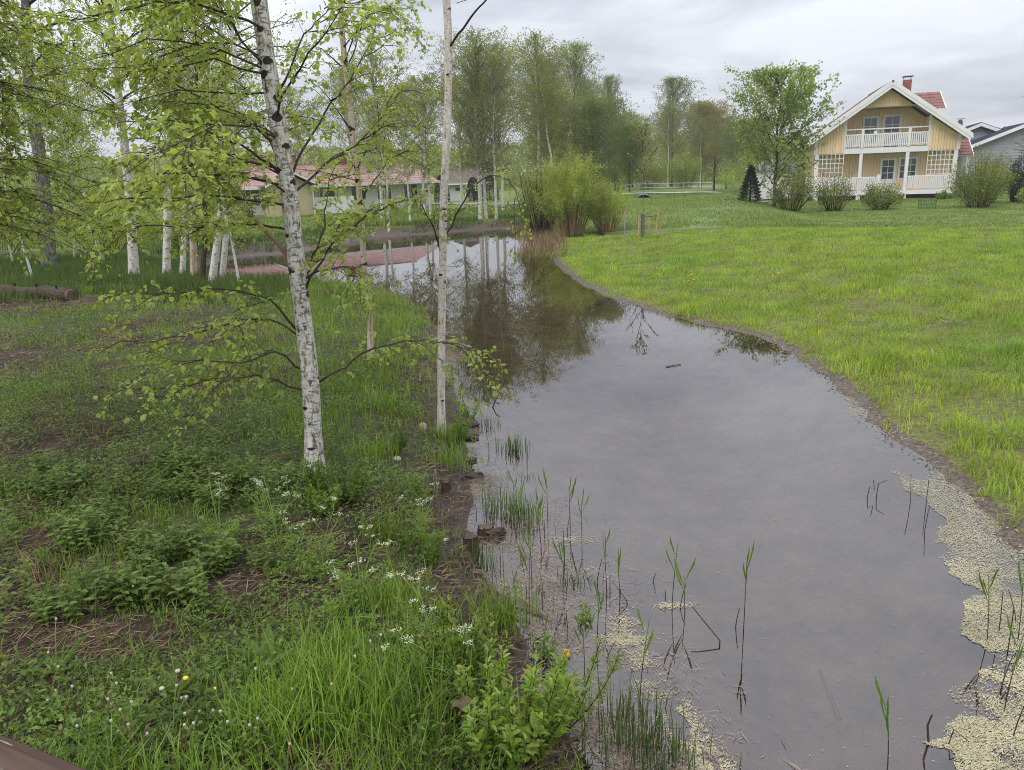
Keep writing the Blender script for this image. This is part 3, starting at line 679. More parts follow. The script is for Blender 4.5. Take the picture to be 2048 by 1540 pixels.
def near_birch(label, path, r0, r1, mat, branches, seed, extra=0, exz=(1.6, 6), exdir=None, exlen=(.9, 1.9), n_leaf_parts=0, spacing=.06, sap=None, tlz=(.026, .062), group=None):
    r = np.random.default_rng(seed); base = np.array(path[0]); root = thing('birch_tree', label, 'tree', tuple(base), 0, group)
    rel = lambda P: np.asarray(P, float) - base
    path = rel(path); PP = polyline(path, .05)
    bl = []; scars = []
    for b in branches:
        tan = isinstance(b, tuple); pts = b[0] if tan else b
        bl.append((wobble(polyline(rel(pts), .08), .05, r), b[1] if tan else .011, tan))
    for k in range(extra):
        z = r.uniform(*exz); i = np.argmin(np.abs(PP[:, 2] + base[2] - z)); p = PP[i]
        a = exdir[0] + r.normal() * exdir[1] if exdir else r.uniform(0, 2 * PI); ln = r.uniform(*exlen) * (1 - .25 * max(0, z - 4) / 4); el = r.uniform(.15, .75)
        d = np.array([math.cos(a) * math.cos(el), math.sin(a) * math.cos(el), math.sin(el)]); q = np.linspace(0, 1, 6)[:, None]
        bl.append((wobble(p + d * ln * q + np.array([0, 0, -1]) * ln * .42 * q ** 2, .08, r), .009, False))
    lf = []
    for P, rr, tan in bl:
        tw = MB(); tw.tube(P, np.linspace(rr, .0022, len(P)), 6, True); scars.append((P[0], .026 + rr))
        n0 = len(P); twigs_on(P, r, tw, lf, spacing, lsz=tlz)
        # second-order branches
        for k in range(max(1, int(np.linalg.norm(P[-1] - P[0]) / .33))):
            i = r.integers(n0 // 4, n0 - 2); t = nrm(P[i + 1] - P[i]); d = nrm(t + np.cross(t, [0, 0, 1.0]) * r.choice([-1, 1]) * r.uniform(.5, 1.1) + r.normal(size=3) * .25); ln = r.uniform(.3, .7)
            q = np.linspace(0, 1, 6)[:, None]; B = wobble(P[i] + d * ln * q + np.array([0, 0, -1]) * ln * .3 * q ** 2, .04, r)
            tw.tube(B, np.linspace(.0045, .0015, 6), 4, False); twigs_on(B, r, tw, lf, spacing * 1.0, .1, (.1, .26), tlz)
        tw.build('side_stem' if tan else 'branch', M['twig_tan' if tan else 'twig'], root)
    near_trunk(root, path, r0, r1, mat, scars, r)
    A = [np.concatenate([q[i] for q in lf]) for i in range(5)]
    W = A[0] + base; dist = np.linalg.norm(W - np.array(EYE), axis=1)
    order = np.argsort(dist) if n_leaf_parts else None
    mk = np.ones(len(W), bool)
    if n_leaf_parts:
        px = W[:, 0] / W[:, 1]; vis = (np.abs(px) < .66) & (W[:, 2] - 2.8 < .19 * W[:, 1]); order = [i for i in order if vis[i]][:n_leaf_parts]; mk[order] = False
        one = MB(); leaves(one, np.zeros((1, 3)), np.array([[1.0, 0, 0]]), np.array([[0, 0, 1.0]]), 1.0, .82, 'leaf'); lm = one.mesh('leaf'); lm.materials.append(M['leaf_birch'])
        for i in order:
            d = Vector(A[1][i]).normalized(); sdv = d.cross(Vector(A[2][i])).normalized(); u = sdv.cross(d); o = link('leaf', lm, root)
            mm = Matrix.Identity(4); l = float(A[3][i])
            for a in range(3): mm[a][0] = d[a] * l; mm[a][1] = -sdv[a] * l; mm[a][2] = u[a] * l; mm[a][3] = A[0][i][a]
            o.matrix_local = mm
    mb = MB(); leaves(mb, A[0][mk], A[1][mk], A[2][mk], A[3][mk], A[4][mk], 'leaf'); mb.build('foliage', M['leaf_birch'], root, kind='stuff')
    return root

T1 = [(-1.735, 6.35, 0.36), (-1.70, 6.38, 1.19), (-1.715, 6.42, 1.74), (-1.73, 6.45, 2.19), (-1.74, 6.48, 2.67), (-1.77, 6.51, 3.10), (-1.80, 6.54, 3.44), (-1.83, 6.57, 3.81), (-1.85, 6.60, 4.18), (-1.9, 6.62, 5.5), (-1.86, 6.65, 7.0), (-1.9, 6.6, 8.6)]
B1 = [([(-1.75, 6.45, 2.12), (-2.03, 6.57, 2.48), (-2.31, 6.69, 2.85), (-2.52, 6.80, 3.14), (-2.81, 6.92, 3.51), (-2.98, 7.04, 3.80), (-3.17, 7.15, 3.98)], .022),
      [(-1.84, 6.5, 3.72), (-1.89, 6.38, 3.79), (-1.96, 6.30, 3.95), (-2.03, 6.23, 4.11), (-2.07, 6.15, 4.29)],
      [(-1.86, 6.5, 3.95), (-2.02, 6.45, 4.01), (-2.19, 6.25, 4.04), (-2.58, 6.05, 3.99), (-2.77, 5.85, 3.95), (-2.94, 5.65, 3.93)],
      [(-1.76, 6.42, 1.62), (-1.87, 6.33, 1.85), (-2.06, 6.21, 1.99), (-2.25, 6.09, 2.04), (-2.63, 5.97, 2.02), (-2.95, 5.85, 2.05)],
      [(-1.75, 6.40, 1.27), (-1.94, 6.28, 1.49), (-2.15, 6.10, 1.47), (-2.40, 5.93, 1.51), (-2.61, 5.75, 1.54)],
      [(-1.74, 6.40, 1.12), (-1.98, 6.23, 1.29), (-2.08, 6.00, 1.34), (-2.46, 5.78, 1.34), (-2.66, 5.55, 1.37)],
      [(-1.76, 6.42, 1.58), (-1.95, 6.55, 1.69), (-2.25, 6.65, 1.67), (-2.68, 6.75, 1.54), (-3.12, 6.85, 1.46), (-3.49, 6.95, 1.44)],
      [(-1.77, 6.48, 2.85), (-1.93, 6.20, 3.06), (-2.09, 5.95, 3.17), (-2.33, 5.70, 3.25), (-2.60, 5.45, 3.21)],
      [(-1.76, 6.46, 2.64), (-1.90, 6.23, 2.70), (-2.16, 6.00, 2.76), (-2.44, 5.78, 2.75), (-2.83, 5.55, 2.72)],
      [(-1.77, 6.50, 3.04), (-2.13, 6.58, 3.32), (-2.51, 6.70, 3.52), (-2.99, 6.83, 3.70), (-3.53, 6.95, 3.77)],
      [(-1.74, 6.45, 2.42), (-2.15, 6.68, 2.47), (-2.65, 6.90, 2.48), (-3.31, 7.13, 2.50), (-3.99, 7.35, 2.41)],
      [(-1.66, 6.42, 1.15), (-1.37, 6.50, 1.29), (-1.24, 6.55, 1.36), (-0.99, 6.60, 1.41), (-0.74, 6.65, 1.42), (-0.49, 6.70, 1.41), (-0.24, 6.75, 1.30)],
      [(-1.71, 6.45, 1.78), (-1.68, 6.58, 2.00), (-1.57, 6.70, 2.34), (-1.51, 6.83, 2.71), (-1.44, 6.95, 2.94)],
      [(-1.69, 6.45, 1.93), (-1.35, 6.33, 2.36), (-1.05, 6.20, 2.57), (-0.82, 6.08, 2.67), (-0.63, 5.95, 2.69)],
      [(-1.77, 6.50, 3.30), (-1.67, 6.33, 3.46), (-1.51, 6.21, 3.58), (-1.33, 6.09, 3.70), (-1.15, 5.97, 3.88), (-1.04, 5.85, 4.03)],
      [(-1.72, 6.48, 2.83), (-1.57, 6.57, 3.11), (-1.39, 6.69, 3.38), (-1.21, 6.81, 3.66), (-1.12, 6.93, 3.88), (-1.03, 7.05, 4.09)],
      [(-1.74, 6.47, 2.72), (-1.51, 6.68, 2.94), (-1.26, 6.90, 3.06), (-1.06, 7.13, 3.31), (-0.90, 7.35, 3.57)],
      [(-1.72, 6.45, 2.0), (-1.52, 6.35, 2.12), (-1.26, 6.25, 2.10), (-1.10, 6.15, 1.89)],
      [(-1.79, 6.52, 3.44), (-1.55, 6.55, 3.84), (-1.36, 6.65, 4.10), (-1.16, 6.75, 4.29)]]
near_birch('birch with black-scarred white trunk in the left foreground, leafy branches to both sides', T1, .075, .05, M['bark_white'], B1, 101, extra=30, exz=(2.6, 5.6), exdir=(PI, .8), exlen=(1.0, 2.0), n_leaf_parts=300)
T2 = [(-.80, 8.19, .05), (-.745, 8.19, 1.02), (-.69, 8.19, 1.77), (-.63, 8.19, 2.59), (-.56, 8.19, 3.26), (-.51, 8.19, 3.91), (-.50, 8.19, 4.45), (-.53, 8.2, 5.5), (-.5, 8.2, 7.0), (-.5, 8.2, 9.0)]
B2 = [[(-.67, 8.19, 2.09), (-.54, 8.12, 2.44), (-.37, 8.06, 2.73), (-.22, 7.99, 2.81), (-.05, 7.92, 2.76), (.09, 7.86, 2.57), (.17, 7.79, 2.28)], [(-.69, 8.19, 2.11), (-.79, 7.99, 2.45), (-.87, 7.79, 2.70)]]
T2root = near_birch('slender clean white birch trunk standing at the water edge', T2, .043, .030, M['bark_clean'], B2, 102, extra=7, exz=(5.9, 8.5), exlen=(.8, 1.6), spacing=.10, tlz=(.03, .05))
bare_ = MB(); r = np.random.default_rng(5); q = polyline(np.array([(-.50, 8.19, 4.02), (-.40, 8.09, 4.12), (-.27, 7.99, 4.25), (-.15, 7.89, 4.36), (-.05, 7.79, 4.45), (.1, 7.7, 4.7)]) - np.array(T2[0]), .06)
bare_.tube(wobble(q, .02, r), np.linspace(.013, .004, len(q)), 5); bare_.tube(q[0] * 0 + np.array([[.50 - .02 - .07, -.35, 4.30], [.62 - .05, -.4, 4.33], [.75, -.45, 4.36]]), .003, 4)
bare_.build('bare_branch', M['twig'], T2root)
T3 = [(-2.01, 10.91, .30), (-1.97, 10.91, 1.18), (-1.99, 10.91, 1.74), (-1.98, 10.91, 2.55), (-2.0, 10.91, 3.33), (-2.01, 10.91, 3.96), (-2.03, 10.91, 4.51), (-2.02, 10.91, 5.04), (-2.0, 10.9, 6.5), (-2.0, 10.9, 8.5)]
B3 = [[(-2.02, 10.91, 4.30), (-1.77, 10.79, 4.78), (-1.49, 10.66, 4.89), (-1.23, 10.54, 4.77), (-1.01, 10.41, 4.57)], [(-2.01, 10.91, 4.18), (-1.70, 10.74, 4.80), (-1.30, 10.58, 4.75), (-1.02, 10.41, 4.49)],
      [(-1.99, 10.91, 2.06), (-2.15, 10.66, 2.37), (-2.34, 10.41, 2.58)], [(-1.99, 10.91, 2.98), (-1.61, 10.74, 3.50), (-1.36, 10.58, 3.91), (-1.25, 10.41, 4.24)], [(-2.01, 10.91, 3.5), (-2.21, 10.66, 3.82), (-2.39, 10.41, 4.04)],
      [(-1.99, 10.91, 1.72), (-2.16, 10.66, 1.50), (-2.20, 10.41, 1.27)], [(-1.99, 10.91, 2.52), (-1.57, 10.66, 2.99), (-1.13, 10.41, 3.16)]]
near_birch('young birch with peeling pinkish bark between the two nearer white trunks', T3, .044, .028, M['bark_rusty'], B3, 103, extra=9, exz=(2.6, 7), exlen=(.8, 1.5), spacing=.11, tlz=(.035, .058))
T4 = [(-5.6, 6.6, .5), (-5.5, 6.6, 2.0), (-5.45, 6.6, 4.0), (-5.4, 6.6, 6.0), (-5.4, 6.6, 8.0)]
near_birch('birch whose leafy branches reach in from beyond the left edge', T4, .08, .05, M['bark_white'], [], 104, extra=80, exz=(2.2, 4.9), exdir=(.25, .75), exlen=(1.3, 2.5), tlz=(.022, .05))

# ------------------------------------------------------------------ tree generator for the stand and the background
SHP = {'birch': lambda t: .15 + .85 * np.sin(PI * np.clip(t, 0, 1) ** .75) ** .8, 'round': lambda t: np.sqrt(np.clip(1 - (2 * t - 1) ** 2, 0.02, 1)),
       'cone': lambda t: 1.02 - t, 'vase': lambda t: .45 + .55 * np.sin(PI * (.25 + .7 * t)), 'egg': lambda t: .25 + .75 * np.sin(PI * np.clip(t, 0, 1) ** .6)}
def gen_tree(root, r, path, cb, R, shape, n_br, up, n_leaf, lsz, tr, bark, leafm, wood, droop=.2, tw=5, lform='tri', spread=.05, sides=10, tip_bias=.35, keep_crown=None):
    path = np.asarray(path, float); P = polyline(path, .25); H = P[-1, 2]; mb = MB()
    mb.tube(P, tr * (1 - .88 * (np.arange(len(P)) / (len(P) - 1)) ** 1.1) * (1 + .25 * np.exp(-P[:, 2] / .15)), sides); mb.build('trunk', bark, root, smooth=True)
    wd = MB(); src = []; wgt = []
    for k in range(n_br):
        t = (k + r.random()) / n_br; z = cb + (H - cb) * t ** .95 * .97; i = min(np.searchsorted(P[:, 2], z), len(P) - 1); p = P[i]
        a = k * 2.39996 + r.normal() * .5; ln = R * SHP[shape](t) * r.uniform(.7, 1.15); el = up + r.normal() * .18 + .25 * t
        d = np.array([math.cos(a) * math.cos(el), math.sin(a) * math.cos(el), math.sin(el)]); ln = ln / max(math.cos(el), .45); ln = min(ln, max(.35, (H * 1.03 - p[2]) / max(math.sin(el) * (1 - .4 * droop), .15)))
        q = np.linspace(0, 1, 5)[:, None]; B = p + d * ln * q + np.array([0, 0, -1]) * ln * droop * q ** 2 + r.normal(size=3) * .08 * ln * q ** 1.5
        B[:, 2] = np.where(B[:, 2] > H, H + (B[:, 2] - H) * .25, B[:, 2])
        wd.tube(B, np.linspace(max(.012, tr * .22), .006, 5), 4, False); src.append(B); wgt.append(ln * .6)
        for j in range(tw):
            u = r.uniform(.2, .95); b = B[0] + (B[-1] - B[0]) * u + np.array([0, 0, 1]) * droop * ln * u * (1 - u)
            d2 = nrm(d * .8 + r.normal(size=3) * .65 + np.array([0, 0, .15 - droop])); l2 = ln * r.uniform(.25, .5); qq = np.linspace(0, 1, 4)[:, None]
            B2_ = b + d2 * l2 * qq + np.array([0, 0, -1]) * l2 * droop * 1.3 * qq ** 2; B2_[:, 2] = np.where(B2_[:, 2] > H, H + (B2_[:, 2] - H) * .25, B2_[:, 2]); wd.tube(B2_, np.linspace(.010, .004, 4), 3, False); src.append(B2_); wgt.append(l2)
    br_ = wd.build('branches', wood, root, kind='stuff')
    wgt = np.array(wgt); wgt /= wgt.sum(); c = r.choice(len(src), n_leaf, p=wgt); u = r.random(n_leaf) ** (1 - tip_bias)
    pos = np.empty((n_leaf, 3))
    for si in np.unique(c):
        mkk = c == si; B = src[si]; f = u[mkk] * (len(B) - 1); i0 = np.minimum(f.astype(int), len(B) - 2); fr_ = (f - i0)[:, None]; pos[mkk] = B[i0] * (1 - fr_) + B[i0 + 1] * fr_
    pos += r.normal(size=pos.shape) * spread * R
    dd = nrm(r.normal(size=pos.shape) + np.array([0, 0, -.5])); lm = MB(); lz = r.uniform(lsz * .6, lsz * 1.3, n_leaf)
    leaves(lm, pos, dd, rvec(n_leaf, r), lz, lz * .8, lform); lm.build('crown', leafm, root, kind='stuff')
    return root
def wpath(base, top, H, r, wob=.12):
    """trunk path through a visible point 'top', carried on to height H, relative to base"""
    b = np.array(base, float); tp = np.array(top, float) - b; n = 6; z = np.linspace(0, H, n); lean = tp[:2] / max(tp[2], .1)
    xy = lean[None, :] * np.minimum(z, tp[2] + .3 * (z - tp[2]).clip(0))[:, None] if True else 0
    xy = xy + np.concatenate([[[0, 0]], r.normal(size=(n - 1, 2)) * wob]) * (z / H)[:, None]
    return np.column_stack([xy, z])
def stand_tree(label, base, top, H, tr, bark, cb, R, n_leaf, seed, leafm='leaf_birch', n_br=32, lsz=.058, name='birch_tree', group='birches of the stand on the left bank', up=.55, shape='birch'):
    r = np.random.default_rng(seed); base = (base[0], base[1], hz(base[0], base[1]) - .03)
    root = thing(name, label, 'tree', base, 0, group)
    return gen_tree(root, r, wpath(base, top, H, r), cb, R, shape, n_br, up, n_leaf, lsz, tr * .98, M[bark], M[leafm], M['twig'], .28, 4, 'dia')
stand_tree('old birch with thick grey-black trunk at the left edge', (-14.54, 24.99), (-13.91, 24.99, 6.9), 14, .235, 'bark_old', 4.2, 3.6, 11000, 201, lsz=.07)
stand_tree('white birch with rough banded trunk, first of the stand beside the thick old tree', (-10.90, 22.88), (-10.43, 22.88, 5.7), 12, .15, 'bark_mid', 3.6, 2.6, 8500, 202)
stand_tree('straight tall white birch in the middle of the stand', (-9.88, 22.70), (-8.64, 22.70, 7.6), 13, .12, 'bark_mid', 3.8, 2.6, 8500, 203)
stand_tree('slim white birch just right of the straight tall one', (-9.43, 22.69), (-8.82, 22.69, 3.8), 11, .085, 'bark_mid', 3.6, 2.0, 5000, 204)
stand_tree('reddish-brown barked birch inside the tight clump of trunks', (-8.78, 21.89), (-8.31, 21.89, 4.4), 11, .10, 'bark_rusty', 3.0, 2.0, 2600, 205)
stand_tree('white birch leaning right at the near end of the stand', (-7.74, 20.39), (-6.58, 20.39, 4.8), 11, .10, 'bark_mid', 3.4, 2.2, 6000, 206)
stand_tree('pale birch trunk pressed close behind the right-leaning one', (-7.80, 21.29), (-7.15, 21.29, 3.3), 10, .085, 'bark_mid', 3.5, 2.0, 2600, 207)
stand_tree('dark thin trunk between the pale birches of the clump', (-8.15, 20.82), (-7.71, 20.82, 2.5), 8, .075, 'bark_dark', 2.2, 1.6, 1800, 208)
for i, (b, t, H, lb) in enumerate([((-13.6, 26.54), (-13.69 - .6, 26.54, 3.61), 6.5, 'thin leaning birch sapling left of the banded birch'), ((-14.98, 27.33), (-14.78, 27.33, 2.2), 5, 'very thin pale sapling in front of the yellow-green thicket'),
                                   ((-16.41, 26.21), (-16.48, 26.21, 2), 6, 'thin pale sapling at the left edge beside the thick old trunk'), 
                                   ((-13.0, 21.5), (-13.2, 21.5, 2.5), 6, 'leafy birch sapling in front of the thick old trunk'), ((-6.6, 19.2), (-6.7, 19.2, 2.5), 5.5, 'leafy birch sapling right of the leaning white birch')]):
    stand_tree(lb, b, t, H, .035, 'bark_mid', .9, 1.5, 4200, 220 + i, 'leaf_birch', 34, .075, 'birch_sapling', 'saplings around the birch stand', .35)
# yellow-green undergrowth behind the stand
def bush(name, label, base, Hh, R, n_st, n_leaf, lsz, leafm, stemm, seed, group=None, low=.25, spread=.07, sx=1.0, cat='bush', lform='tri', stem_r=.012, arch=.3, dome=.45):
    r = np.random.default_rng(seed); base = (base[0], base[1], hz(base[0], base[1]) - .03); root = thing(name, label, cat, base, 0, group)
    st = MB(); src = []
    for k in range(n_st):
        a = r.uniform(0, 2 * PI); rr = R * math.sqrt(r.random()); hh = Hh * (1 - dome * (rr / R) ** 2) * r.uniform(.55, 1.12); q = np.linspace(0, 1, 5)[:, None]
        b0 = np.array([math.cos(a) * rr * .35 * sx, math.sin(a) * rr * .35, 0]); b1 = np.array([math.cos(a) * rr * sx, math.sin(a) * rr, hh])
        B = b0 + (b1 - b0) * q + np.array([0, 0, 1]) * (arch * hh * q * (1 - q)) + r.normal(size=3) * .06 * Hh * q * (1 - q); st.tube(B, np.linspace(stem_r, stem_r * .3, 5), 4, False); src.append(B)
        for j in range(3):
            u = r.uniform(.35, .9); f = u * 4; i0 = int(f); b = B[i0] + (B[min(i0 + 1, 4)] - B[i0]) * (f - i0); d = nrm(nrm(B[-1] - B[0]) + r.normal(size=3) * .45); l = Hh * r.uniform(.12, .28)
            B2_ = b + d * l * np.linspace(0, 1, 5)[:, None]; st.tube(B2_, np.linspace(stem_r * .4, stem_r * .2, 5), 3, False); src.append(B2_)
    st.build('stems', stemm, root, kind='stuff')
    A = np.array(src); c = r.integers(0, len(A), n_leaf); main = c % 4 == 0; u = np.where(main, low + (1 - low) * r.random(n_leaf), r.random(n_leaf)); f = u * 3.999; i0 = f.astype(int); fr_ = (f - i0)[:, None]
    pos = A[c, i0] * (1 - fr_) + A[c, i0 + 1] * fr_ + r.normal(size=(n_leaf, 3)) * spread * R
    pos[:, 2] = np.maximum(pos[:, 2], .02); lz = r.uniform(.6, 1.3, n_leaf) * lsz; mb = MB(); leaves(mb, pos, nrm(r.normal(size=(n_leaf, 3)) + np.array([0, 0, .3])), rvec(n_leaf, r), lz, lz * .6, lform)
    mb.build('foliage', leafm, root, kind='stuff'); return root
for i, (x, y, h, R, lb) in enumerate([(-19.5, 30, 3.2, 2.6, 'yellow-green bush behind the thick old trunk at the left edge'), (-16.0, 31.5, 2.6, 2.4, 'yellow-green bush behind the leaning sapling'), (-12.8, 33.0, 2.6, 2.2, 'yellow-green bush seen between the banded and the straight birch'),
                                      (-21.5, 27.5, 3.6, 2.4, 'tall yellow-green bush cut by the left edge'), (-15.5, 37, 3.4, 3.0, 'green bush on the far bank behind the birch clump')]):
    bush('undergrowth_bush', lb, (x, y), h, R, 46, 6500, .10, M['leaf_birch' if i < 4 else 'leaf_far'], M['twig'], 240 + i, 'undergrowth behind the stand', .1)

# ------------------------------------------------------------------ background trees
PROTO = {}
def proto(key, label, loc, H, cb, R, shape, n_br, up, n_leaf, lsz, tr, bark, leafm, droop, seed, name='birch_tree', group=None, tw=5, spread=.05, sc_=1.0, rz=0.0, lform='tri', tip=.35, wood='twig_grey'):
    r = np.random.default_rng(seed); z = hz(*loc) - .05; root = thing(name, label, 'tree', (loc[0], loc[1], z), rz, group, sc_)
    pth = np.column_stack([np.concatenate([[[0, 0]], r.normal(size=(5, 2)) * .14 * np.linspace(.3, 1, 5)[:, None]]), np.linspace(0, H, 6)])
    gen_tree(root, r, pth, cb, R, shape, n_br, up, n_leaf, lsz, tr, M[bark], M[leafm], M[wood], droop, tw, lform, spread, 8, tip); PROTO[key] = (root, H); return root
def again(key, label, loc, H, rz, wx=1.0, group=None):
    root, H0 = PROTO[key]; s = H / H0; return dup(root, (loc[0], loc[1], hz(*loc) - .05), rz, (s * wx, s * wx, s), label, group)
FB = 'pale birches on the far bank'
proto('b_air', 'tallest airy birch with white trunk on the earth bank across the water', (-1.47, 45.7), 10.0, 2.4, 2.6, 'birch', 70, .75, 8500, .095, .13, 'bark_mid', 'leaf_far', .35, 301, group=FB, tw=7)
again('b_air', 'tall birch behind the left foot of the willow thicket', (2.2, 54), 10.8, 2.1, .85, FB)
again('b_air', 'white birch growing close beside the tallest one on the earth bank', (-1.15, 45.9), 9.3, 4.0, .8, FB)
o = again('b_air', 'white birch leaning right at the end of the earth bank', (-.55, 45.2), 8.6, 5.2, .85, FB); o.rotation_euler = (RAD(1), RAD(5), 5.2)
again('b_air', 'birch behind the three white trunks of the earth bank', (-.2, 55), 10.6, .3, .9, FB)
proto('b_slim', 'slim birch with white foot left of the slender near trunk', (-4.75, 50.3), 8.3, 1.9, 1.7, 'birch', 50, .8, 5500, .09, .085, 'bark_mid', 'leaf_far', .25, 302, group=FB)
again('b_slim', 'slim birch standing before the red-roofed row house end', (-5.5, 45.6), 7.4, 1.2, 1.0, FB)
again('b_slim', 'slightly leaning thin birch on the bank before the row house', (-6.13, 41.4), 6.6, 2.4, 1.0, FB)
again('b_slim', 'thin birch behind the other slim ones, before the white outbuilding', (-5.66, 55.8), 8.8, 3.3, 1.0, FB)
again('b_air', 'broad birch crown rising behind the peeling young birch', (-7.6, 49.0), 9.6, .7, .95, FB)
again('b_air', 'birch rising behind the row house roof', (-12.5, 66), 11.0, 1.7, .9, FB)
again('b_air', 'birch behind the left part of the row house', (-22.0, 60), 11.5, 2.9, 1.0, FB)
again('b_slim', 'thin birch behind the middle of the row house', (-16.5, 66), 9.5, 2.9, 1.2, FB)
again('b_air', 'far birch above the undergrowth at the left', (-27.0, 52), 11.0, 4.4, 1.1, FB)
again('b_air', 'far birch at the left edge above the undergrowth', (-33.0, 50), 12.0, 5.4, 1.1, FB)
again('b_air', 'birch filling the gap left of the tall airy one', (-3.3, 60), 9.2, 1.5, .95, FB)
again('b_slim', 'slim birch standing before the rusty young tree', (2.9, 52), 7.4, 2.2, 1.3, FB)
proto('rust', 'young tree with rusty orange spring leaves beside the tall birches', (3.6, 60), 8.4, 1.8, 1.7, 'egg', 50, .7, 10000, .10, .09, 'bark_dark', 'leaf_rust', .2, 303, name='rusty_tree', wood='twig_grey')
proto('aspen', 'tall pale grey-green tree with a ragged top behind the thicket', (6.0, 68), 11.6, 1.6, 2.8, 'egg', 66, .95, 13500, .12, .14, 'bark_dark', 'leaf_pale', .15, 304, name='aspen_tree', tw=7)
again('aspen', 'second tall pale tree behind the rusty one', (3.9, 72), 11.0, 5.0, .9)
again('aspen', 'narrow pale tree right of the ragged tall one', (9.7, 75), 9.9, 2.0, .6)
proto('wil', 'rounded dense green willow tree behind the thicket', (6.5, 60), 6.7, .5, 3.0, 'round', 66, .8, 15000, .11, .13, 'bark_dark', 'leaf_deep', .12, 305, name='willow_tree', tw=7, spread=.07)
again('wil', 'small rounded green tree right of the dense willow', (9.6, 62), 4.9, 2.0, .8)
FR = 'distant trees beyond the road'
again('b_slim', 'distant slender birch left of the gap in the trees', (15.3, 95), 8.0, .4, 1.1, FR)
again('b_slim', 'distant slender birch in the gap right of the willows', (17.2, 98), 7.8, 1.4, 1.2, FR)
again('aspen', 'tallest distant tree right of the gap', (17.6, 85), 10.7, 3.1, .95, FR)
again('b_air', 'white-stemmed birch at the foot of the tallest distant tree', (16.2, 80), 8.0, 3.9, .7, FR)
proto('tan', 'distant tan-brown tree covered in catkins', (22.3, 92), 9.6, 1.5, 3.0, 'egg', 60, .85, 16000, .14, .13, 'bark_dark', 'leaf_tan', .15, 306, name='catkin_tree', group=FR, tw=6)
again('aspen', 'pale distant tree behind the tan one', (25.5, 98), 9.4, 4.4, 1.0, FR)
again('wil', 'distant green tree behind the maple', (27, 88), 7.5, 3.0, 1.0, FR)
again('b_air', 'distant birch behind the wooden house garden', (31.5, 100), 7.5, 1.0, 1.1, FR)
again('wil', 'distant dense green tree left of the tallest one', (13.0, 82), 4.6, 4.0, 1.1, FR)
for i, (k_, x, y, h, w_, lb) in enumerate([('aspen', 12.4, 88, 7.4, .9, 'pale far tree at the left side of the gap'), ('b_air', 14.4, 93, 8.2, .9, 'far birch closing the gap behind the railing'), ('aspen', 19.8, 97, 8.6, .9, 'pale far tree between the tallest one and the tan one'), ('b_air', 20.9, 86, 7.2, .9, 'light green far birch right of the tallest distant tree'), ('tan', 24.6, 101, 9.4, .8, 'second tan far tree behind the first'), ('aspen', 28.6, 104, 8.8, 1.0, 'pale far tree left of the maple crown'), ('b_air', 10.9, 84, 8.8, .9, 'far birch behind the narrow pale tree'), ('b_air', 26.4, 93, 7.6, 1.0, 'light far birch before the second tan tree'), ('aspen', 7.9, 80, 10.3, .8, 'pale far tree between the ragged and the narrow one'), ('b_air', 3.2, 66, 11.0, .9, 'birch rising behind the rusty tree')]):
    again(k_, lb, (x, y), h, i * 1.3, w_, FR)
proto('maple', 'young maple with upright sprays of fresh leaves before the yellow house', (15.6, 46.4), 7.4, .35, 2.9, 'egg', 76, .6, 10000, .15, .10, 'bark_dark', 'leaf_maple', -.12, 307, name='maple_tree', tw=6, spread=.03, lform='dia', wood='twig', tip=.45)
# a far wood closing the horizon
def far_wood():
    r = np.random.default_rng(41); mb = MB(); n = 150000; x = r.uniform(-190, 190, n); y = 135 + 35 * r.random(n) + .10 * np.abs(x)
    top = 5.5 + 3.5 * fbm(x, x * 0, .05, 111) + 2.5 * fbm(x, y * 0 + 3, .22, 112); z = height(x, y) + top * r.random(n) ** 1.2
    lz = r.uniform(.35, .8, n); leaves(mb, np.stack([x, y, z], -1), rvec(n, r), rvec(n, r), lz, lz * .7, 'tri')
    tag(mb.build('distant_wood', M['leaf_far'], kind='stuff'), 'low grey-green belt of distant woodland on the horizon', 'wood')
far_wood()

# willow thicket on the point and other bushes
TH = 'stems of the willow thicket'
bush('willow_bush', 'tall bright green willow bush with orange-brown stems at the end of the pond', (3.05, 38.2), 3.75, 1.75, 110, 24000, .08, M['leaf_willow'], M['stem_osier'], 401, TH, .42, .045, 1.0, stem_r=.018, arch=.05, dome=.22)
bush('willow_bush', 'darker lower willow bush at the left foot of the thicket by the water', (1.75, 39.6), 3.2, 1.3, 80, 5500, .075, M['leaf_far'], M['bark_dark'], 402, TH, .5, .05, 1.0, stem_r=.018, arch=.05, dome=.2)
bush('willow_bush', 'smaller bright willow bush on the right flank of the thicket', (4.9, 38.4), 2.4, 1.3, 80, 11000, .07, M['leaf_willow'], M['stem_osier'], 403, TH, .35, .06, 1.0, stem_r=.016, arch=.05, dome=.25)
bush('willow_bush', 'greenish willow bush behind the bright thicket', (1.9, 42.5), 3.6, 1.6, 60, 6000, .09, M['leaf_far'], M['stem_osier'], 404, TH, .3, .06, 1.0, stem_r=.015)
for i, (x, y, h, R, m_, lb) in enumerate([(23.2, 78, 4.2, 2.6, 'leaf_willow', 'rounded yellow-green bush beyond the railing'), (17.0, 76, 3.6, 1.8, 'leaf_far', 'green bush behind the middle of the railing'), (27.5, 76, 3.0, 2.2, 'leaf_tan', 'brownish bush beyond the road left of the maple'), (13.2, 74, 3.0, 2.0, 'leaf_far', 'green bush behind the left end of the railing'), (9.5, 70, 2.6, 2.0, 'leaf_deep', 'dark bush at the foot of the ragged tall tree')]):
    bush('roadside_bush', lb, (x, y), h, R, 50, 6000, .11, M[m_], M['twig_grey'], 420 + i, 'bushes beyond the road', .1)
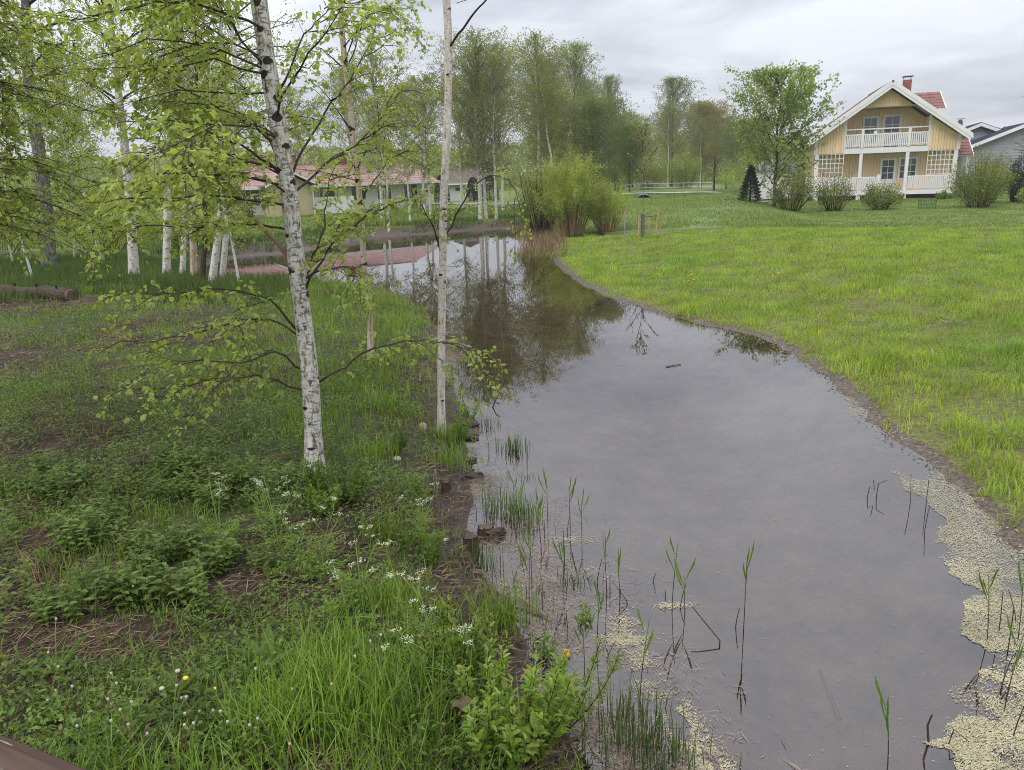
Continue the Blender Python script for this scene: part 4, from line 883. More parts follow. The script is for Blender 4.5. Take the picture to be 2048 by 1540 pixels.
for i, (x, y, h, R, n_, lb) in enumerate([(16.0, 44.7, 2.4, 1.3, 5500, 'dark twiggy garden shrub under the maple'), (19.0, 46.2, 2.5, 1.1, 3200, 'sparse garden shrub before the left porch railing'), (21.5, 45.6, 1.75, 1.2, 4800, 'low leafy garden shrub before the porch steps'),
                                          (26.6, 44.7, 3.1, 1.75, 10500, 'large round olive-green shrub right of the yellow house'), (29.2, 48.5, 2.8, 1.3, 5500, 'green shrub behind the large round one'), (31.0, 48.5, 2.7, .9, 4500, 'dark evergreen bush at the right edge')]):
    bush('garden_shrub', lb, (x, y), h, R, 60, n_, .085, M['needle' if i == 5 else 'leaf_shrub'], M['twig'], 440 + i, 'garden shrubs around the yellow house', .12, .11, stem_r=.015, lform='dia', dome=.55)
bush('garden_shrub', 'small bright green plant at the foot of the porch', (30.6, 55.6), .5, .7, 20, 1200, .1, M['leaf_weed'], M['stem_green'], 447, None, .1, .1)
bush('garden_shrub', 'small reddish-orange plant before the slatted porch base', (28.0, 56.6), .55, .3, 14, 300, .09, M['leaf_rust'], M['twig'], 448, None, .1, .1)
bush('garden_shrub', 'yellowish low bush at the right edge of the lawn', (30.6, 46.5), 1.2, .8, 30, 2500, .08, M['leaf_willow'], M['twig'], 449, None, .1, .1)
def conifer(name, label, loc, H, R, n, seed, cols=False, group=None):
    r = np.random.default_rng(seed); root = thing(name, label, 'tree', (loc[0], loc[1], hz(*loc) - .03), 0, group)
    mb = MB(); mb.tube([(0, 0, 0), (0, 0, H * .5), (0, 0, H * .97)], [.06, .04, .01], 6); mb.build('trunk', M['bark_dark'], root)
    t = r.random(n) ** (.75 if not cols else .95); a = r.uniform(0, 2 * PI, n); lay = 1 if cols else .62 + .38 * np.abs(((t * 11) % 1) - .0)
    rad = R * (np.sqrt(np.clip(1 - t ** 2.2, 0, 1)) if cols else (1 - t) ** .85 * lay) * (.35 + .65 * r.random(n) ** .4)
    p_ = np.stack([np.cos(a) * rad, np.sin(a) * rad, .05 + t * (H - .1)], -1); d = np.stack([np.cos(a), np.sin(a), (np.full(n, 1.2) if cols else r.normal(-.15, .3, n))], -1)
    lz = r.uniform(.08, .16, n); mb = MB(); leaves(mb, p_, d, rvec(n, r), lz, lz * .45, 'tri'); mb.build('crown', M['needle'], root, kind='stuff'); return root
conifer('spruce_tree', 'small dark spruce at the left foot of the maple', (14.3, 46.8), 2.1, .8, 5200, 461)
TU = 'conical thujas by the white outbuilding'
conifer('thuja_tree', 'dark conical thuja at the left wall of the white outbuilding', (-6.0, 76), 2.6, .75, 2600, 462, True, TU)
conifer('thuja_tree', 'dark conical thuja at the right wall of the white outbuilding', (-3.05, 77), 2.3, .7, 2600, 463, True, TU)
conifer('thuja_tree', 'dark thuja between the white birch trunks and the path', (-1.5, 77), 2.4, .9, 2600, 464, True, TU)

# staked young tree, its stakes are things of their own
r = np.random.default_rng(47); SX, SY = 5.56, 31.7; sz = hz(SX, SY)
yt = thing('young_tree', 'thin sparse young tree tied between stakes on the meadow edge', 'tree', (SX - .12, SY, sz - .03))
gen_tree(yt, r, [(0, 0, 0), (.02, 0, 1.5), (-.03, .02, 3.0), (.02, 0, 4.3)], 1.6, .55, 'birch', 14, 1.0, 150, .085, .016, M['twig_grey'], M['leaf_tan'], M['twig'], .0, 3, 'dia', .05, 6)
gd = MB(); gd.tube([(0, 0, .02), (0, 0, .95)], .075, 10); gd.build('trunk_guard', M['grey_paint'], yt)
for i, (dx, dy, h, lx, lb) in enumerate([(-.30, -.1, 1.0, .02, 'wooden stake left of the young tree'), (.17, .25, .85, .0, 'short wooden stake just right of the young tree'), (.36, -.15, 1.2, .12, 'long wooden stake leaning right of the young tree')]):
    s = MB(); z0 = hz(SX + dx, SY + dy) - .1; s.tube([(0, 0, 0), (lx * .5, 0, h * .5), (lx, 0, h)], .032, 8); o = s.build('wooden_stake', M['stake_wood']); o.location = (SX + dx, SY + dy, z0); tag(o, lb, 'stake', 'stakes around the young tree')
s = MB(); s.tube([(0, 0, 0), (0, 0, 1.1)], .022, 8); s.box(-.03, .03, -.03, .03, 1.1, 1.16); o = s.build('marker_post', M['galv']); o.location = (4.75, 31.9, hz(4.75, 31.9) - .05); tag(o, 'thin grey post left of the young tree', 'post')
tie = MB(); tie.tube([(SX - .28, SY - .1, sz + .82), (SX - .1, SY - .05, sz + .80), (SX + .4, SY - .12, sz + .84)], .012, 5); o = tie.build('tree_tie', M['twig']); tag(o, 'dark rubber strap tying the young tree to its stakes', 'strap')

# wire plant cage on the lawn
cg = thing('plant_cage', 'low round green wire cage on the lawn before the porch', 'cage', (23.8, 45.0, hz(23.8, 45.0)))
for k in range(16):
    a = k * 2 * PI / 16; wv = MB(); wv.tube([(.45 * math.cos(a), .45 * math.sin(a), 0), (.45 * math.cos(a), .45 * math.sin(a), .48)], .009, 4); wv.build('wire', M['green_wire'], cg)
for z in (.03, .25, .47):
    a = np.linspace(0, 2 * PI, 25); wv = MB(); wv.tube(np.stack([.45 * np.cos(a), .45 * np.sin(a), 0 * a + z], -1), .010, 4, False); wv.build('ring', M['green_wire'], cg)

# culvert, railing and kerb at the road
cv = thing('culvert', 'black culvert mouth in the grassy slope below the railing', 'culvert', (9.0, 52.3, hz(9.0, 50.9) - .44), RAD(-8))
th = np.linspace(0, 2 * PI, 25)[:-1]; ro, ri = .36, .32; mb = MB(); k = len(th)
ring = lambda R_, y: np.stack([R_ * np.cos(th) * 1.35, 0 * th + y, R_ * np.sin(th) + .3], -1)
v = np.vstack([ring(ro, -1.1), ring(ri, -1.1), ring(ri, 1.5), ring(ro, 1.5)]); j = np.arange(k); j2 = (j + 1) % k
mb.add(v, f4=np.vstack([np.stack([a * k + j, a * k + j2, b * k + j2, b * k + j], -1) for a, b in ((0, 1), (1, 2), (3, 0))])); mb.build('pipe', M['grey_paint'], cv, smooth=False)
mb = MB(); mb.add(np.vstack([ring(ri, 1.2), [[0, 1.2, .3]]]), f3=[(q, (q + 1) % k, k) for q in range(k)]); mb.build('pipe_shade_disc', M['shade_black'], cv)  # black disc closing the pipe, the darkness inside is painted
rl = thing('road_railing', 'low galvanised railing along the road above the slope', 'railing', (0, 0, 0)); RP = [(8.95, 60.0), (10.9, 58.6), (12.7, 57.3), (14.47, 56.0)]
RZ = [hz(*q) + .1 for q in RP]
for (x, y), z in zip(RP, RZ):
    mb = MB(); mb.tube([(x, y, z - .3), (x, y, z + .62)], .035, 6); mb.build('post', M['galv'], rl)
for i in range(3):
    (x0, y0), (x1, y1) = RP[i], RP[i + 1]
    mb = MB(); xm, ym, zm = (x0 + x1) / 2, (y0 + y1) / 2, (RZ[i] + RZ[i + 1]) / 2; mb.tube([(xm, ym, zm - .3), (xm, ym, zm + .60)], .028, 6); mb.build('post', M['galv'], rl)
    for h in (.62, .34):
        mb = MB(); mb.tube([(x0, y0, RZ[i] + h), (x1, y1, RZ[i + 1] + h)], .028, 6); mb.build('rail', M['galv'], rl)
kb = MB(); kb.tube([(6.7, 57.5, hz(6.7, 57.5) + .12), (9.5, 56.4, hz(9.5, 56.4) + .12), (12.7, 54.9, hz(12.7, 54.9) + .12)], .045, 6); o = kb.build('guard_beam', M['galv']); tag(o, 'grey guard beam lying along the top of the slope', 'guard rail')
sp = MB(); sp.tube([(0, 0, 0), (0, 0, 2.4)], .05, 8); sp.box(-.09, .09, -.09, .09, 2.4, 2.5); o = sp.build('lamp_post', M['galv']); o.location = (-2.35, 74, hz(-2.35, 74)); tag(o, 'grey post by the path in front of the dark thujas', 'post')

# ------------------------------------------------------------------ yellow house
HZ = .15; HROT = RAD(-16.7)
house = thing('yellow_house', 'yellow wooden house with white balcony, porch and red tiled roof', 'house', (27.75, 59.0, HZ), HROT)
def part(name, mat, parent, *boxes):
    b = MB()
    for q in boxes: b.box(*q)
    return b.build(name, M[mat], parent)
def boards(name, parent, x0, x1, y, zlo, zhi, pitch=.2, mat='yellow_board', trim='yellow_trim', th=.06, batten=True):
    """vertical boarding whose top follows zhi(x); one wall mesh plus battens standing proud"""
    n = max(1, int(round((x1 - x0) / pitch))); xs = np.linspace(x0, x1, n + 1); b = MB()
    for a, c in zip(xs[:-1], xs[1:]): b.prism([(a + .012, zlo), (c - .012, zlo), (c - .012, zhi(c)), (a + .012, zhi(a))], 'y', y - .022, y)
    w_ = b.build(name, M[mat], parent); b2 = MB()
    for a, c in zip(xs[:-1], xs[1:]): b2.prism([(a, zlo + .01), (c, zlo + .01), (c, zhi(c) - .02), (a, zhi(a) - .02)], 'y', y + .002, y + th)
    b2.build('board_backing', M[trim], w_); return w_
PK = math.tan(RAD(33.4)); APEX = 8.1
roofz = lambda x: APEX - .36 - abs(x) * PK
house.scale = (.93, 1, 1); BW = 2.95; HW = 5.1; REC = 1.7; FL2 = 3.42; DECK = .68
boards('gable_wall', house, -2.02, 2.02, 0, 6.55, lambda x: max(roofz(x) - .02, 6.56))
boards('upper_wall', house, -HW, -BW - .1, 0, FL2, roofz); boards('upper_wall', house, BW + .1, HW, 0, FL2, roofz)
boards('balcony_wall', house, -4.4, 4.4, REC, FL2 + .2, lambda x: min(roofz(x), 6.5)); boards('porch_wall', house, -HW + .2, HW - .2, REC, DECK - .1, lambda x: FL2 - .1)
part('porch_ceiling', 'white_paint', house, (-HW, HW, .1, REC - .03, FL2 - .06, FL2 - .01)); part('balcony_floor', 'white_paint', house, (-BW, BW, .08, REC - .03, FL2 + .02, FL2 + .12))
part('balcony_ceiling', 'white_paint', house, (-2.1, 2.1, .07, REC - .03, 6.56, 6.6))
b = MB(); [b.prism([(s * BW, FL2 + .2), (s * (BW + .06), FL2 + .2), (s * (BW + .06), roofz(BW)), (s * BW, roofz(BW))], 'y', .07, REC) for s in (-1, 1)]; b.build('balcony_side_wall', M['yellow_board'], house)
body = MB(); body.prism([(-HW, .3), (HW, .3), (HW, roofz(HW)), (0, roofz(0)), (-HW, roofz(HW))], 'y', REC + .08, 10.5); body.build('rear_body', M['yellow_board'], house)
part('balcony_beam', 'white_paint', house, (-BW - .1, BW + .1, -.03, .07, FL2 - .05, FL2 + .33))
for s in (-1, 1):
    part('balcony_edge_board', 'white_paint', house, (s * (BW + .04) - .07, s * (BW + .04) + .07, -.045, .06, FL2 + .33, roofz(BW) + .05))
    part('corner_board', 'white_paint', house, (s * HW - .12, s * HW + .12, -.05, .12, FL2, roofz(HW) + .1))
    part('corner_post', 'white_paint', house, (s * (HW - .1) - .13, s * (HW - .1) + .13, -.02, .22, .1, FL2))
for x in (-1.72, 1.62):
    part('porch_post', 'white_paint', house, (x - .12, x + .12, -.02, .2, .05, FL2 - .06)); part('balcony_post', 'white_paint', house, (x - .1, x + .1, -.075, .04, FL2 + .33, 5.1))
part('balcony_top_rail', 'white_paint', house, (-BW, BW, -.06, .02, 5.02, 5.1)); part('balcony_rail', 'white_paint', house, (-BW, BW, -.05, .01, 4.66, 4.73)); part('balcony_bottom_rail', 'white_paint', house, (-BW, BW, -.04, .0, 3.92, 3.98))
bal = MB().box(-.045, .045, -.075, -.052, 0, .95).mesh('baluster'); bal.materials.append(M['white_paint'])
def balusters(x0, x1, z, sz_, step=.132):
    n = int((x1 - x0) / step)
    for k in range(n):
        o = link('baluster', bal, house); o.location = (x0 + (k + .5) * (x1 - x0) / n, 0, z); o.scale = (1, 1, sz_ / .95)
balusters(-BW + .05, -1.84, 3.82, .84); balusters(-1.6, 1.5, 3.82, .84); balusters(1.74, BW - .03, 3.82, .84)
part('lantern_box', 'white_paint', house, (-.95, -.72, -.14, -.08, 4.6, 4.92))
part('deck', 'white_paint', house, (-HW - .6, HW + .1, -.06, .0, DECK - .3, DECK), (-HW - .6, HW + .1, .0, REC, DECK - .06, DECK - .01))
for x0, x1 in ((-HW - .6, -.42), (1.75, HW - .25)):
    part('porch_rail', 'white_paint', house, (x0, x1, -.05, .03, 1.62, 1.69)); part('porch_bottom_rail', 'white_paint', house, (x0, x1, -.04, .01, .84, .90)); balusters(x0 + .02, x1 - .02, .78, .86)
part('newel_post', 'white_paint', house, (-.42, -.2, -.06, .14, DECK, 1.85)); part('newel_post', 'white_paint', house, (-HW - .72, -HW - .5, -.06, .14, .1, 1.85))
def trellis(x0, x1, z0, z1, nx_, nz_):
    for k in range(nx_ + 1):
        x = x0 + (x1 - x0) * k / nx_; part('trellis_lath', 'white_paint', house, (x - .022, x + .022, .0, .02, z0, z1))
    for k in range(nz_ + 1):
        z = z0 + (z1 - z0) * k / nz_; part('trellis_lath', 'white_paint', house, (x0, x1, .022, .04, z - .022, z + .022))
trellis(3.05, 4.86, 1.75, FL2 - .04, 6, 5); trellis(-4.86, -3.0, 1.75, FL2 - .04, 6, 5)
for x in (-4.9, -1.72, 1.62, 4.9): part('pier', 'white_paint', house, (x - .16, x + .16, .0, .3, -.35, DECK - .3))
for k in range(6): part('skirt_slat', 'brown_wood', house, (-HW - .4, HW - .1, .32, .35, -.3 + k * .115, -.3 + k * .115 + .085))
part('skirt_shade_panel', 'shade_black', house, (-HW - .4, HW - .1, .36, .5, -.4, DECK - .3))  # added black panel, paints the shade behind the slats
part('porch_step', 'white_paint', house, (-.15, 1.45, -.45, -.07, .05, .32))
def window(x0, x1, z0, z1, y, nx_, nz_, name='window', panel=None, blind=False):
    w_ = part(name, 'white_paint', house, (x0 - .12, x1 + .12, y - .075, y - .023, z0 - .1, z0), (x0 - .12, x1 + .12, y - .075, y - .023, z1, z1 + .12), (x0 - .12, x0, y - .075, y - .023, z0, z1), (x1, x1 + .12, y - .075, y - .023, z0, z1))
    if panel: part('door_panel', 'white_paint', w_, (x0, x1, y - .055, y - .025, z0, panel))
    zb = panel if panel else z0
    for i in range(nx_):
        for j_ in range(nz_):
            a0 = x0 + (x1 - x0) * i / nx_; a1 = x0 + (x1 - x0) * (i + 1) / nx_; c0 = zb + (z1 - zb) * j_ / nz_; c1 = zb + (z1 - zb) * (j_ + 1) / nz_
            part('pane', 'glass_dark', w_, (a0 + .02, a1 - .02, y - .04, y - .028, c0 + .02, c1 - .02))
    part('glazing_bars', 'white_paint', w_, *[(x0 + (x1 - x0) * i / nx_ - .022, x0 + (x1 - x0) * i / nx_ + .022, y - .062, y - .026, zb, z1) for i in range(nx_ + 1)], *[(x0, x1, y - .060, y - .027, zb + (z1 - zb) * j_ / nz_ - .022, zb + (z1 - zb) * j_ / nz_ + .022) for j_ in range(nz_ + 1)])
    return w_
dr = window(.12, 1.02, DECK, 2.85, REC, 2, 3, 'door', 1.45); part('handle', 'galv', dr, (.94, .98, REC - .09, REC - .057, 1.55, 1.72))
window(1.45, 2.6, 1.5, 2.9, REC, 3, 3)
window(-1.45, -.5, 4.1, 5.9, REC, 2, 3); bd = window(.05, 1.15, FL2 + .2, 5.95, REC, 2, 4, 'balcony_door')
# roof: two slopes of wavy tiles, verge boards, soffits
def tiled(name, mat, parent, o0, ux, uy, nc, nrw, wave=.035, step=.03):
    """tile sheet from corner o0 along ux (columns) and uy (rows, downslope) with rolls and stepped rows"""
    o0, ux, uy = (np.asarray(q, float) for q in (o0, ux, uy)); nn_ = nrm(np.cross(ux, uy)); nn_ = nn_ if nn_[2] > 0 else -nn_
    cs = np.linspace(0, 1, nc * 4 + 1); b = MB()
    for k in range(nrw):
        prof = np.abs(np.sin(cs * nc * PI)) * wave; a = o0 + uy * (k / nrw); c_ = o0 + uy * ((k + 1.02) / nrw)
        v0 = a + ux * cs[:, None] + nn_ * (prof * 1.0)[:, None]; v1 = c_ + ux * cs[:, None] + nn_ * (prof + step)[:, None]; n = len(cs); i0 = np.arange(n - 1)
        v2 = c_ + ux * cs[:, None] + nn_ * (prof - .004)[:, None]
        b.add(np.vstack([v0, v1, v2]), f4=np.vstack([np.stack([i0, i0 + 1, n + i0 + 1, n + i0], -1), np.stack([n + i0, n + i0 + 1, 2 * n + i0 + 1, 2 * n + i0], -1)]))
    return b.build(name, M[mat], parent)
EX = 5.75; DEP = 11.0; FR_ = -.75
for s in (-1, 1):
    rs = tiled('roof', 'tile_red', house, (0, FR_, APEX + .05), (0, DEP - FR_, 0), (s * EX, 0, -EX * PK), 40, 16)
    b = MB(); b.prism([(0, APEX - .02), (s * EX, APEX - .02 - EX * PK), (s * EX, APEX - .12 - EX * PK), (0, APEX - .12)], 'y', FR_ + .06, DEP - .05); b.build('soffit', M['white_paint'], rs)
    b = MB(); b.prism([(0, APEX + .19), (s * (EX + .08), APEX + .19 - (EX + .08) * PK), (s * (EX + .08), APEX - .14 - (EX + .08) * PK), (0, APEX - .14)], 'y', FR_ - .045, FR_ + .25); b.build('verge_board', M['white_paint'], rs)
    b = MB(); b.prism([(0, APEX - .142), (s * (EX - .05), APEX - .142 - (EX - .05) * PK), (s * (EX - .05), APEX - .36 - (EX - .05) * PK), (0, APEX - .36)], 'y', FR_ - .02, FR_ + .03); b.build('verge_board', M['white_paint'], rs)
    b = MB(); b.tube([(s * (EX + .05), FR_ - .05, APEX - .12 - EX * PK), (s * (EX + .05), DEP, APEX - .12 - EX * PK)], .07, 8); b.build('gutter', M['white_paint'], rs)
b = MB(); b.tube([(0, FR_ - .06, APEX + .08), (0, DEP, APEX + .08)], .09, 8); b.build('ridge_cap', M['grey_paint'], house)
ch = part('chimney', 'brick', house, (1.55, 2.1, 3.6, 4.3, 6.0, 8.6)); part('chimney_cap', 'grey_paint', ch, (1.45, 2.2, 3.5, 4.4, 8.83, 8.87)); part('cap_legs', 'grey_paint', ch, (1.56, 1.59, 3.6, 3.63, 8.6, 8.83), (2.06, 2.09, 3.6, 3.63, 8.6, 8.83), (1.56, 1.59, 4.27, 4.3, 8.6, 8.83), (2.06, 2.09, 4.27, 4.3, 8.6, 8.83))
# cross gable on the right slope
dm = part('dormer', 'yellow_board', house, (1.6, 4.1, 3.6, 7.6, 4.8, 6.5))
tiled('dormer_roof', 'tile_red', dm, (.9, 5.6, 7.75), (3.75, 0, 0), (0, -2.5, -1.35), 13, 6); tiled('dormer_roof', 'tile_red', dm, (.9, 5.6, 7.75), (3.75, 0, 0), (0, 2.5, -1.35), 13, 6)
b = MB(); b.prism([(5.6, 7.82), (3.0, 6.42), (3.0, 6.22), (5.6, 7.62)], 'x', 4.62, 4.68); b.prism([(5.6, 7.82), (8.2, 6.42), (8.2, 6.22), (5.6, 7.62)], 'x', 4.62, 4.68); b.build('verge_board', M['white_paint'], dm)
part('dormer_eave', 'white_paint', dm, (1.7, 4.62, 3.02, 3.1, 6.18, 6.38))
b = MB(); b.prism([(3.15, 6.38), (8.05, 6.38), (5.6, 7.66)], 'x', 4.0, 4.06); b.build('dormer_gable', M['yellow_board'], dm)
# side porch with a small tiled roof
spz = part('side_porch', 'white_paint', house, (5.35, 5.47, 2.5, 2.62, .1, 3.1), (6.35, 6.47, 2.5, 2.62, .1, 3.1), (5.2, 6.6, 2.45, 2.55, 2.95, 3.15)); tiled('porch_roof', 'tile_red', spz, (5.15, 4.4, 4.3), (1.6, 0, 0), (0, -2.1, -1.25), 7, 6)
b = MB(); b.prism([(4.4, 4.36), (2.25, 3.08), (2.25, 2.9), (4.4, 4.18)], 'x', 6.76, 6.82); b.build('verge_board', M['white_paint'], spz); part('side_wall', 'grey_board', spz, (5.15, 6.5, 4.3, 4.4, .1, 3.6))
ft = MB(); ft.tube([(6.55, 2.5, 3.0), (6.55, 2.5, .2)], .04, 6); ft.build('downpipe', M['white_paint'], spz)

# small grey outbuilding glimpsed left of the yellow house
ob = thing('outbuilding', 'low grey roofed shed glimpsed between maple and porch', 'shed', (20.8, 62, .4), RAD(-10)); part('wall', 'render_white', ob, (-1.6, 1.6, 0, 3, 0, 2.2))
b = MB(); b.prism([(-1.9, 2.15), (1.9, 2.15), (1.9, 2.3), (0, 2.95), (-1.9, 2.3)], 'y', -.3, 3.3); b.build('roof', M['galv'], ob)

# ------------------------------------------------------------------ grey house
grey = thing('grey_house', 'grey boarded house with dark blue roof behind the right shrubs', 'house', (41.5, 66, .3), RAD(-22))
def gable_volume(parent, xc, y0, y1, hw, ze, za, oh=.5):
    b = MB(); n = 22
    for k in range(n):      # lap boards, each row leaning out a little
        z0 = za * k / n; z1 = za * (k + 1) / n; wd_ = lambda z: hw if z <= ze else hw * (za - z) / (za - ze) + .001
        b.add([(xc - wd_(z0), y0 - .03, z0), (xc + wd_(z0), y0 - .03, z0), (xc + wd_(z1), y0, z1), (xc - wd_(z1), y0, z1), (xc - wd_(z0), y0, z0), (xc + wd_(z0), y0, z0)], f4=[(0, 1, 2, 3), (4, 5, 1, 0)])
    b.build('gable_wall', M['grey_board'], parent)
    b = MB(); b.prism([(xc - hw, 0), (xc + hw, 0), (xc + hw, ze), (xc, za), (xc - hw, ze)], 'y', y0 + .01, y1); b.build('wall', M['grey_board'], parent)
    sl = (za - ze) / hw; rf = None
    for s in (-1, 1):
        b = MB(); X = hw + oh; zt = za + .12
        b.prism([(xc, zt + .1), (xc + s * X, zt + .1 - X * sl), (xc + s * X, zt - X * sl), (xc, zt)], 'y', y0 - oh, y1 + oh); rf = b.build('roof', M['roof_blue'], parent)
        for q in range(int((y1 - y0) / .5)):
            y = y0 - oh + .25 + q * .5; b2 = MB(); b2.prism([(xc, zt + .14), (xc + s * X, zt + .14 - X * sl), (xc + s * X, zt + .101 - X * sl), (xc, zt + .101)], 'y', y, y + .03); b2.build('seam', M['roof_blue'], rf)
        b = MB(); b.prism([(xc, zt + .06), (xc + s * X, zt + .06 - X * sl), (xc + s * X, zt - .22 - X * sl), (xc, zt - .22)], 'y', y0 - oh - .04, y0 - oh - .002); b.build('verge_board', M['white_paint'], rf)
gable_volume(grey, 0.6, 0, 9, 5.2, 2.9, 5.0); gable_volume(grey, -1.6, 6.5, 14, 4.6, 3.55, 5.45)
b = MB(); b.tube([(-2.9, 9, 4.4), (-2.9, 9, 6.0)], .22, 10); b.tube([(-2.9, 9, 6.0), (-2.9, 9, 6.12)], .14, 8); fl = b.build('flue', M['grey_paint'], grey, smooth=False); part('flue_cap', 'galv', fl, (-3.25, -2.55, 8.75, 9.25, 6.18, 6.21))
b = MB(); b.tube([(.75, 1.0, 5.0), (.78, 1.0, 7.7)], .03, 6); b.tube([(.3, 1.0, 7.3), (1.25, 1.0, 7.55)], .015, 4); [b.tube([(.35 + q * .22, .75, 7.31 + q * .055), (.35 + q * .22, 1.25, 7.31 + q * .055)], .008, 3) for q in range(5)]; b.build('antenna', M['galv'], grey)
for x in (1.6, 2.2): part('vent_pipe', 'grey_paint', grey, (x - .12, x + .12, 2.4, 2.64, 4.3, 5.5))
# leafless-looking fruit tree at the right edge
r = np.random.default_rng(61); at_ = thing('fruit_tree', 'spreading fruit tree with few leaves at the right edge', 'tree', (31.8, 46.5, hz(31.8, 46.5) - .03))
gen_tree(at_, r, [(0, 0, 0), (.1, 0, 1.0), (-.1, .1, 2.2), (-.2, 0, 3.9)], 1.5, 2.8, 'round', 22, .25, 1500, .06, .12, M['bark_dark'], M['leaf_far'], M['twig'], -.05, 6, 'dia', .04, 8)
wp_ = MB(); wp_.tube([(0, 0, 0), (0, 0, 1.0)], .06, 8); wp_.box(-.09, .09, -.09, .09, 1.0, 1.05); o = wp_.build('white_post', M['white_paint']); o.location = (29.7, 45.2, hz(29.7, 45.2) - .02); tag(o, 'short white post on the lawn at the right edge', 'post')

# ------------------------------------------------------------------ row house with red roof
row = thing('row_house', 'long low house with red roof and pale walls across the water', 'house', (-14.6, 60.0, .45), RAD(36))
RW0, RW1 = -7.5, 10.5
part('wall', 'render_white', row, (RW0, RW1, 0, 8, 0, 2.35)); part('plinth', 'concrete', row, (RW0 - .05, RW1 + .05, -.06, 8.06, -.5, .25))
for s in (-1, 1):
    y0, uy = (4, (0, s * 4.7, -1.62)); rf = tiled('roof', 'roof_red', row, (RW0 - .5, 4, 3.72), (RW1 - RW0 + 1, 0, 0), uy, 60, 9, .03, .02)
part('eave_board', 'white_paint', row, (RW0 - .5, RW1 + .5, -.72, -.66, 2.02, 2.2)); part('ridge_cap', 'roof_red', row, (RW0 - .5, RW1 + .5, 3.9, 4.1, 3.73, 3.82))
b = MB()
for x in (RW0 + .02, RW1 - .02): b.prism([(0, 2.3), (8, 2.3), (4, 3.66)], 'x', x - .05, x + .05)
b.build('gable_wall', M['cream_board'], row)
for x in (-6.5, -2.4, .2, 4.5): 
    c_ = part('chimney', 'brick', row, (x, x + .55, 3.8, 4.5, 3.0, 4.45)); part('chimney_cap', 'grey_paint', c_, (x - .06, x + .61, 3.74, 4.56, 4.45, 4.52))
for x in (-6.8, -5.0, .8, 3.4, 5.6, 8.0):
    w_ = part('window', 'white_paint', row, (x - .08, x + 1.28, -.05, -.002, .82, .9), (x - .08, x + 1.28, -.05, -.002, 1.95, 2.03), (x - .08, x, -.05, -.002, .9, 1.95), (x + 1.2, x + 1.28, -.05, -.002, .9, 1.95), (x + .57, x + .63, -.05, -.002, .9, 1.95))
    for q in (0, .63): part('pane', 'glass_dark', w_, (x + q + .0, x + q + .57, -.025, -.008, .9, 1.95))
pr = part('porch', 'cream_board', row, (-3.6, -.4, -1.5, -.01, 0, 2.2)); b = MB()
for s in (-1, 1): b.prism([(-2.0, 3.15), (-2.0 + s * 2.0, 2.2), (-2.0 + s * 2.0, 2.3), (-2.0, 3.27)], 'y', -2.0, 1.5)
b.build('porch_roof', M['roof_red'], pr); b = MB()
for s in (-1, 1): b.prism([(-2.0, 3.22), (-2.0 + s * 2.0, 2.25), (-2.0 + s * 2.0, 2.1), (-2.0, 3.07)], 'y', -2.06, -2.0)
b.build('verge_board', M['white_paint'], pr); b = MB(); b.prism([(-3.5, 2.2), (-.5, 2.2), (-2, 3.05)], 'y', -1.5, -1.4); b.build('porch_gable', M['cream_board'], pr)
dd_ = part('door', 'white_paint', pr, (-2.4, -1.5, -1.56, -1.51, .1, 2.05)); part('door_pane', 'glass_dark', dd_, (-2.2, -1.7, -1.58, -1.562, 1.1, 1.85))
b = MB(); b.tube([(-.38, -1.6, 2.15), (-.38, -1.6, .1)], .05, 6); b.build('downpipe', M['white_paint'], pr)
part('terrace_screen', 'white_paint', row, (-.2, 3.0, -1.2, -1.1, 0, 1.3)); part('heat_pump', 'render_white', row, (5.1, 5.5, -.4, -.05, .3, .75))

# ------------------------------------------------------------------ white outbuilding
wo = thing('white_outbuilding', 'small white outbuilding with steep brown hipped roof across the lawn', 'shed', (-4.55, 82, .45), RAD(12))
part('wall', 'render_white', wo, (-1.35, 2.6, 0, 4, -.2, 1.85))
b = MB(); b.add([(-1.8, -.45, 1.78), (3.1, -.45, 1.78), (3.1, 4.5, 1.78), (-1.8, 4.5, 1.78), (-.1, 2.0, 3.6), (2.0, 2.0, 3.6)], f3=[(0, 4, 3), (1, 2, 5)], f4=[(0, 1, 5, 4), (2, 3, 4, 5), (0, 3, 2, 1)]); rf = b.build('roof', M['roof_brown'], wo)
b = MB(); b.prism([(-.6, 3.3), (2.5, 3.3), (1.0, 3.95)], 'y', 1.6, 3.4); b.build('ridge_hood', M['roof_brown'], rf)
part('eave_board', 'white_paint', wo, (-1.8, 3.1, -.5, -.455, 1.66, 1.8)); w_ = part('window', 'white_paint', wo, (-.6, .0, -.05, -.002, 1.0, 1.45)); part('pane', 'glass_dark', w_, (-.54, -.06, -.07, -.051, 1.06, 1.39))
for k in range(14): part('wall_board', 'render_white', wo, (-1.3 + k * .28, -1.3 + k * .28 + .25, -.02, -.001, -.2, 1.7))
part('door', 'brown_wood', wo, (1.2, 2.1, -.06, -.021, -.1, 1.6))

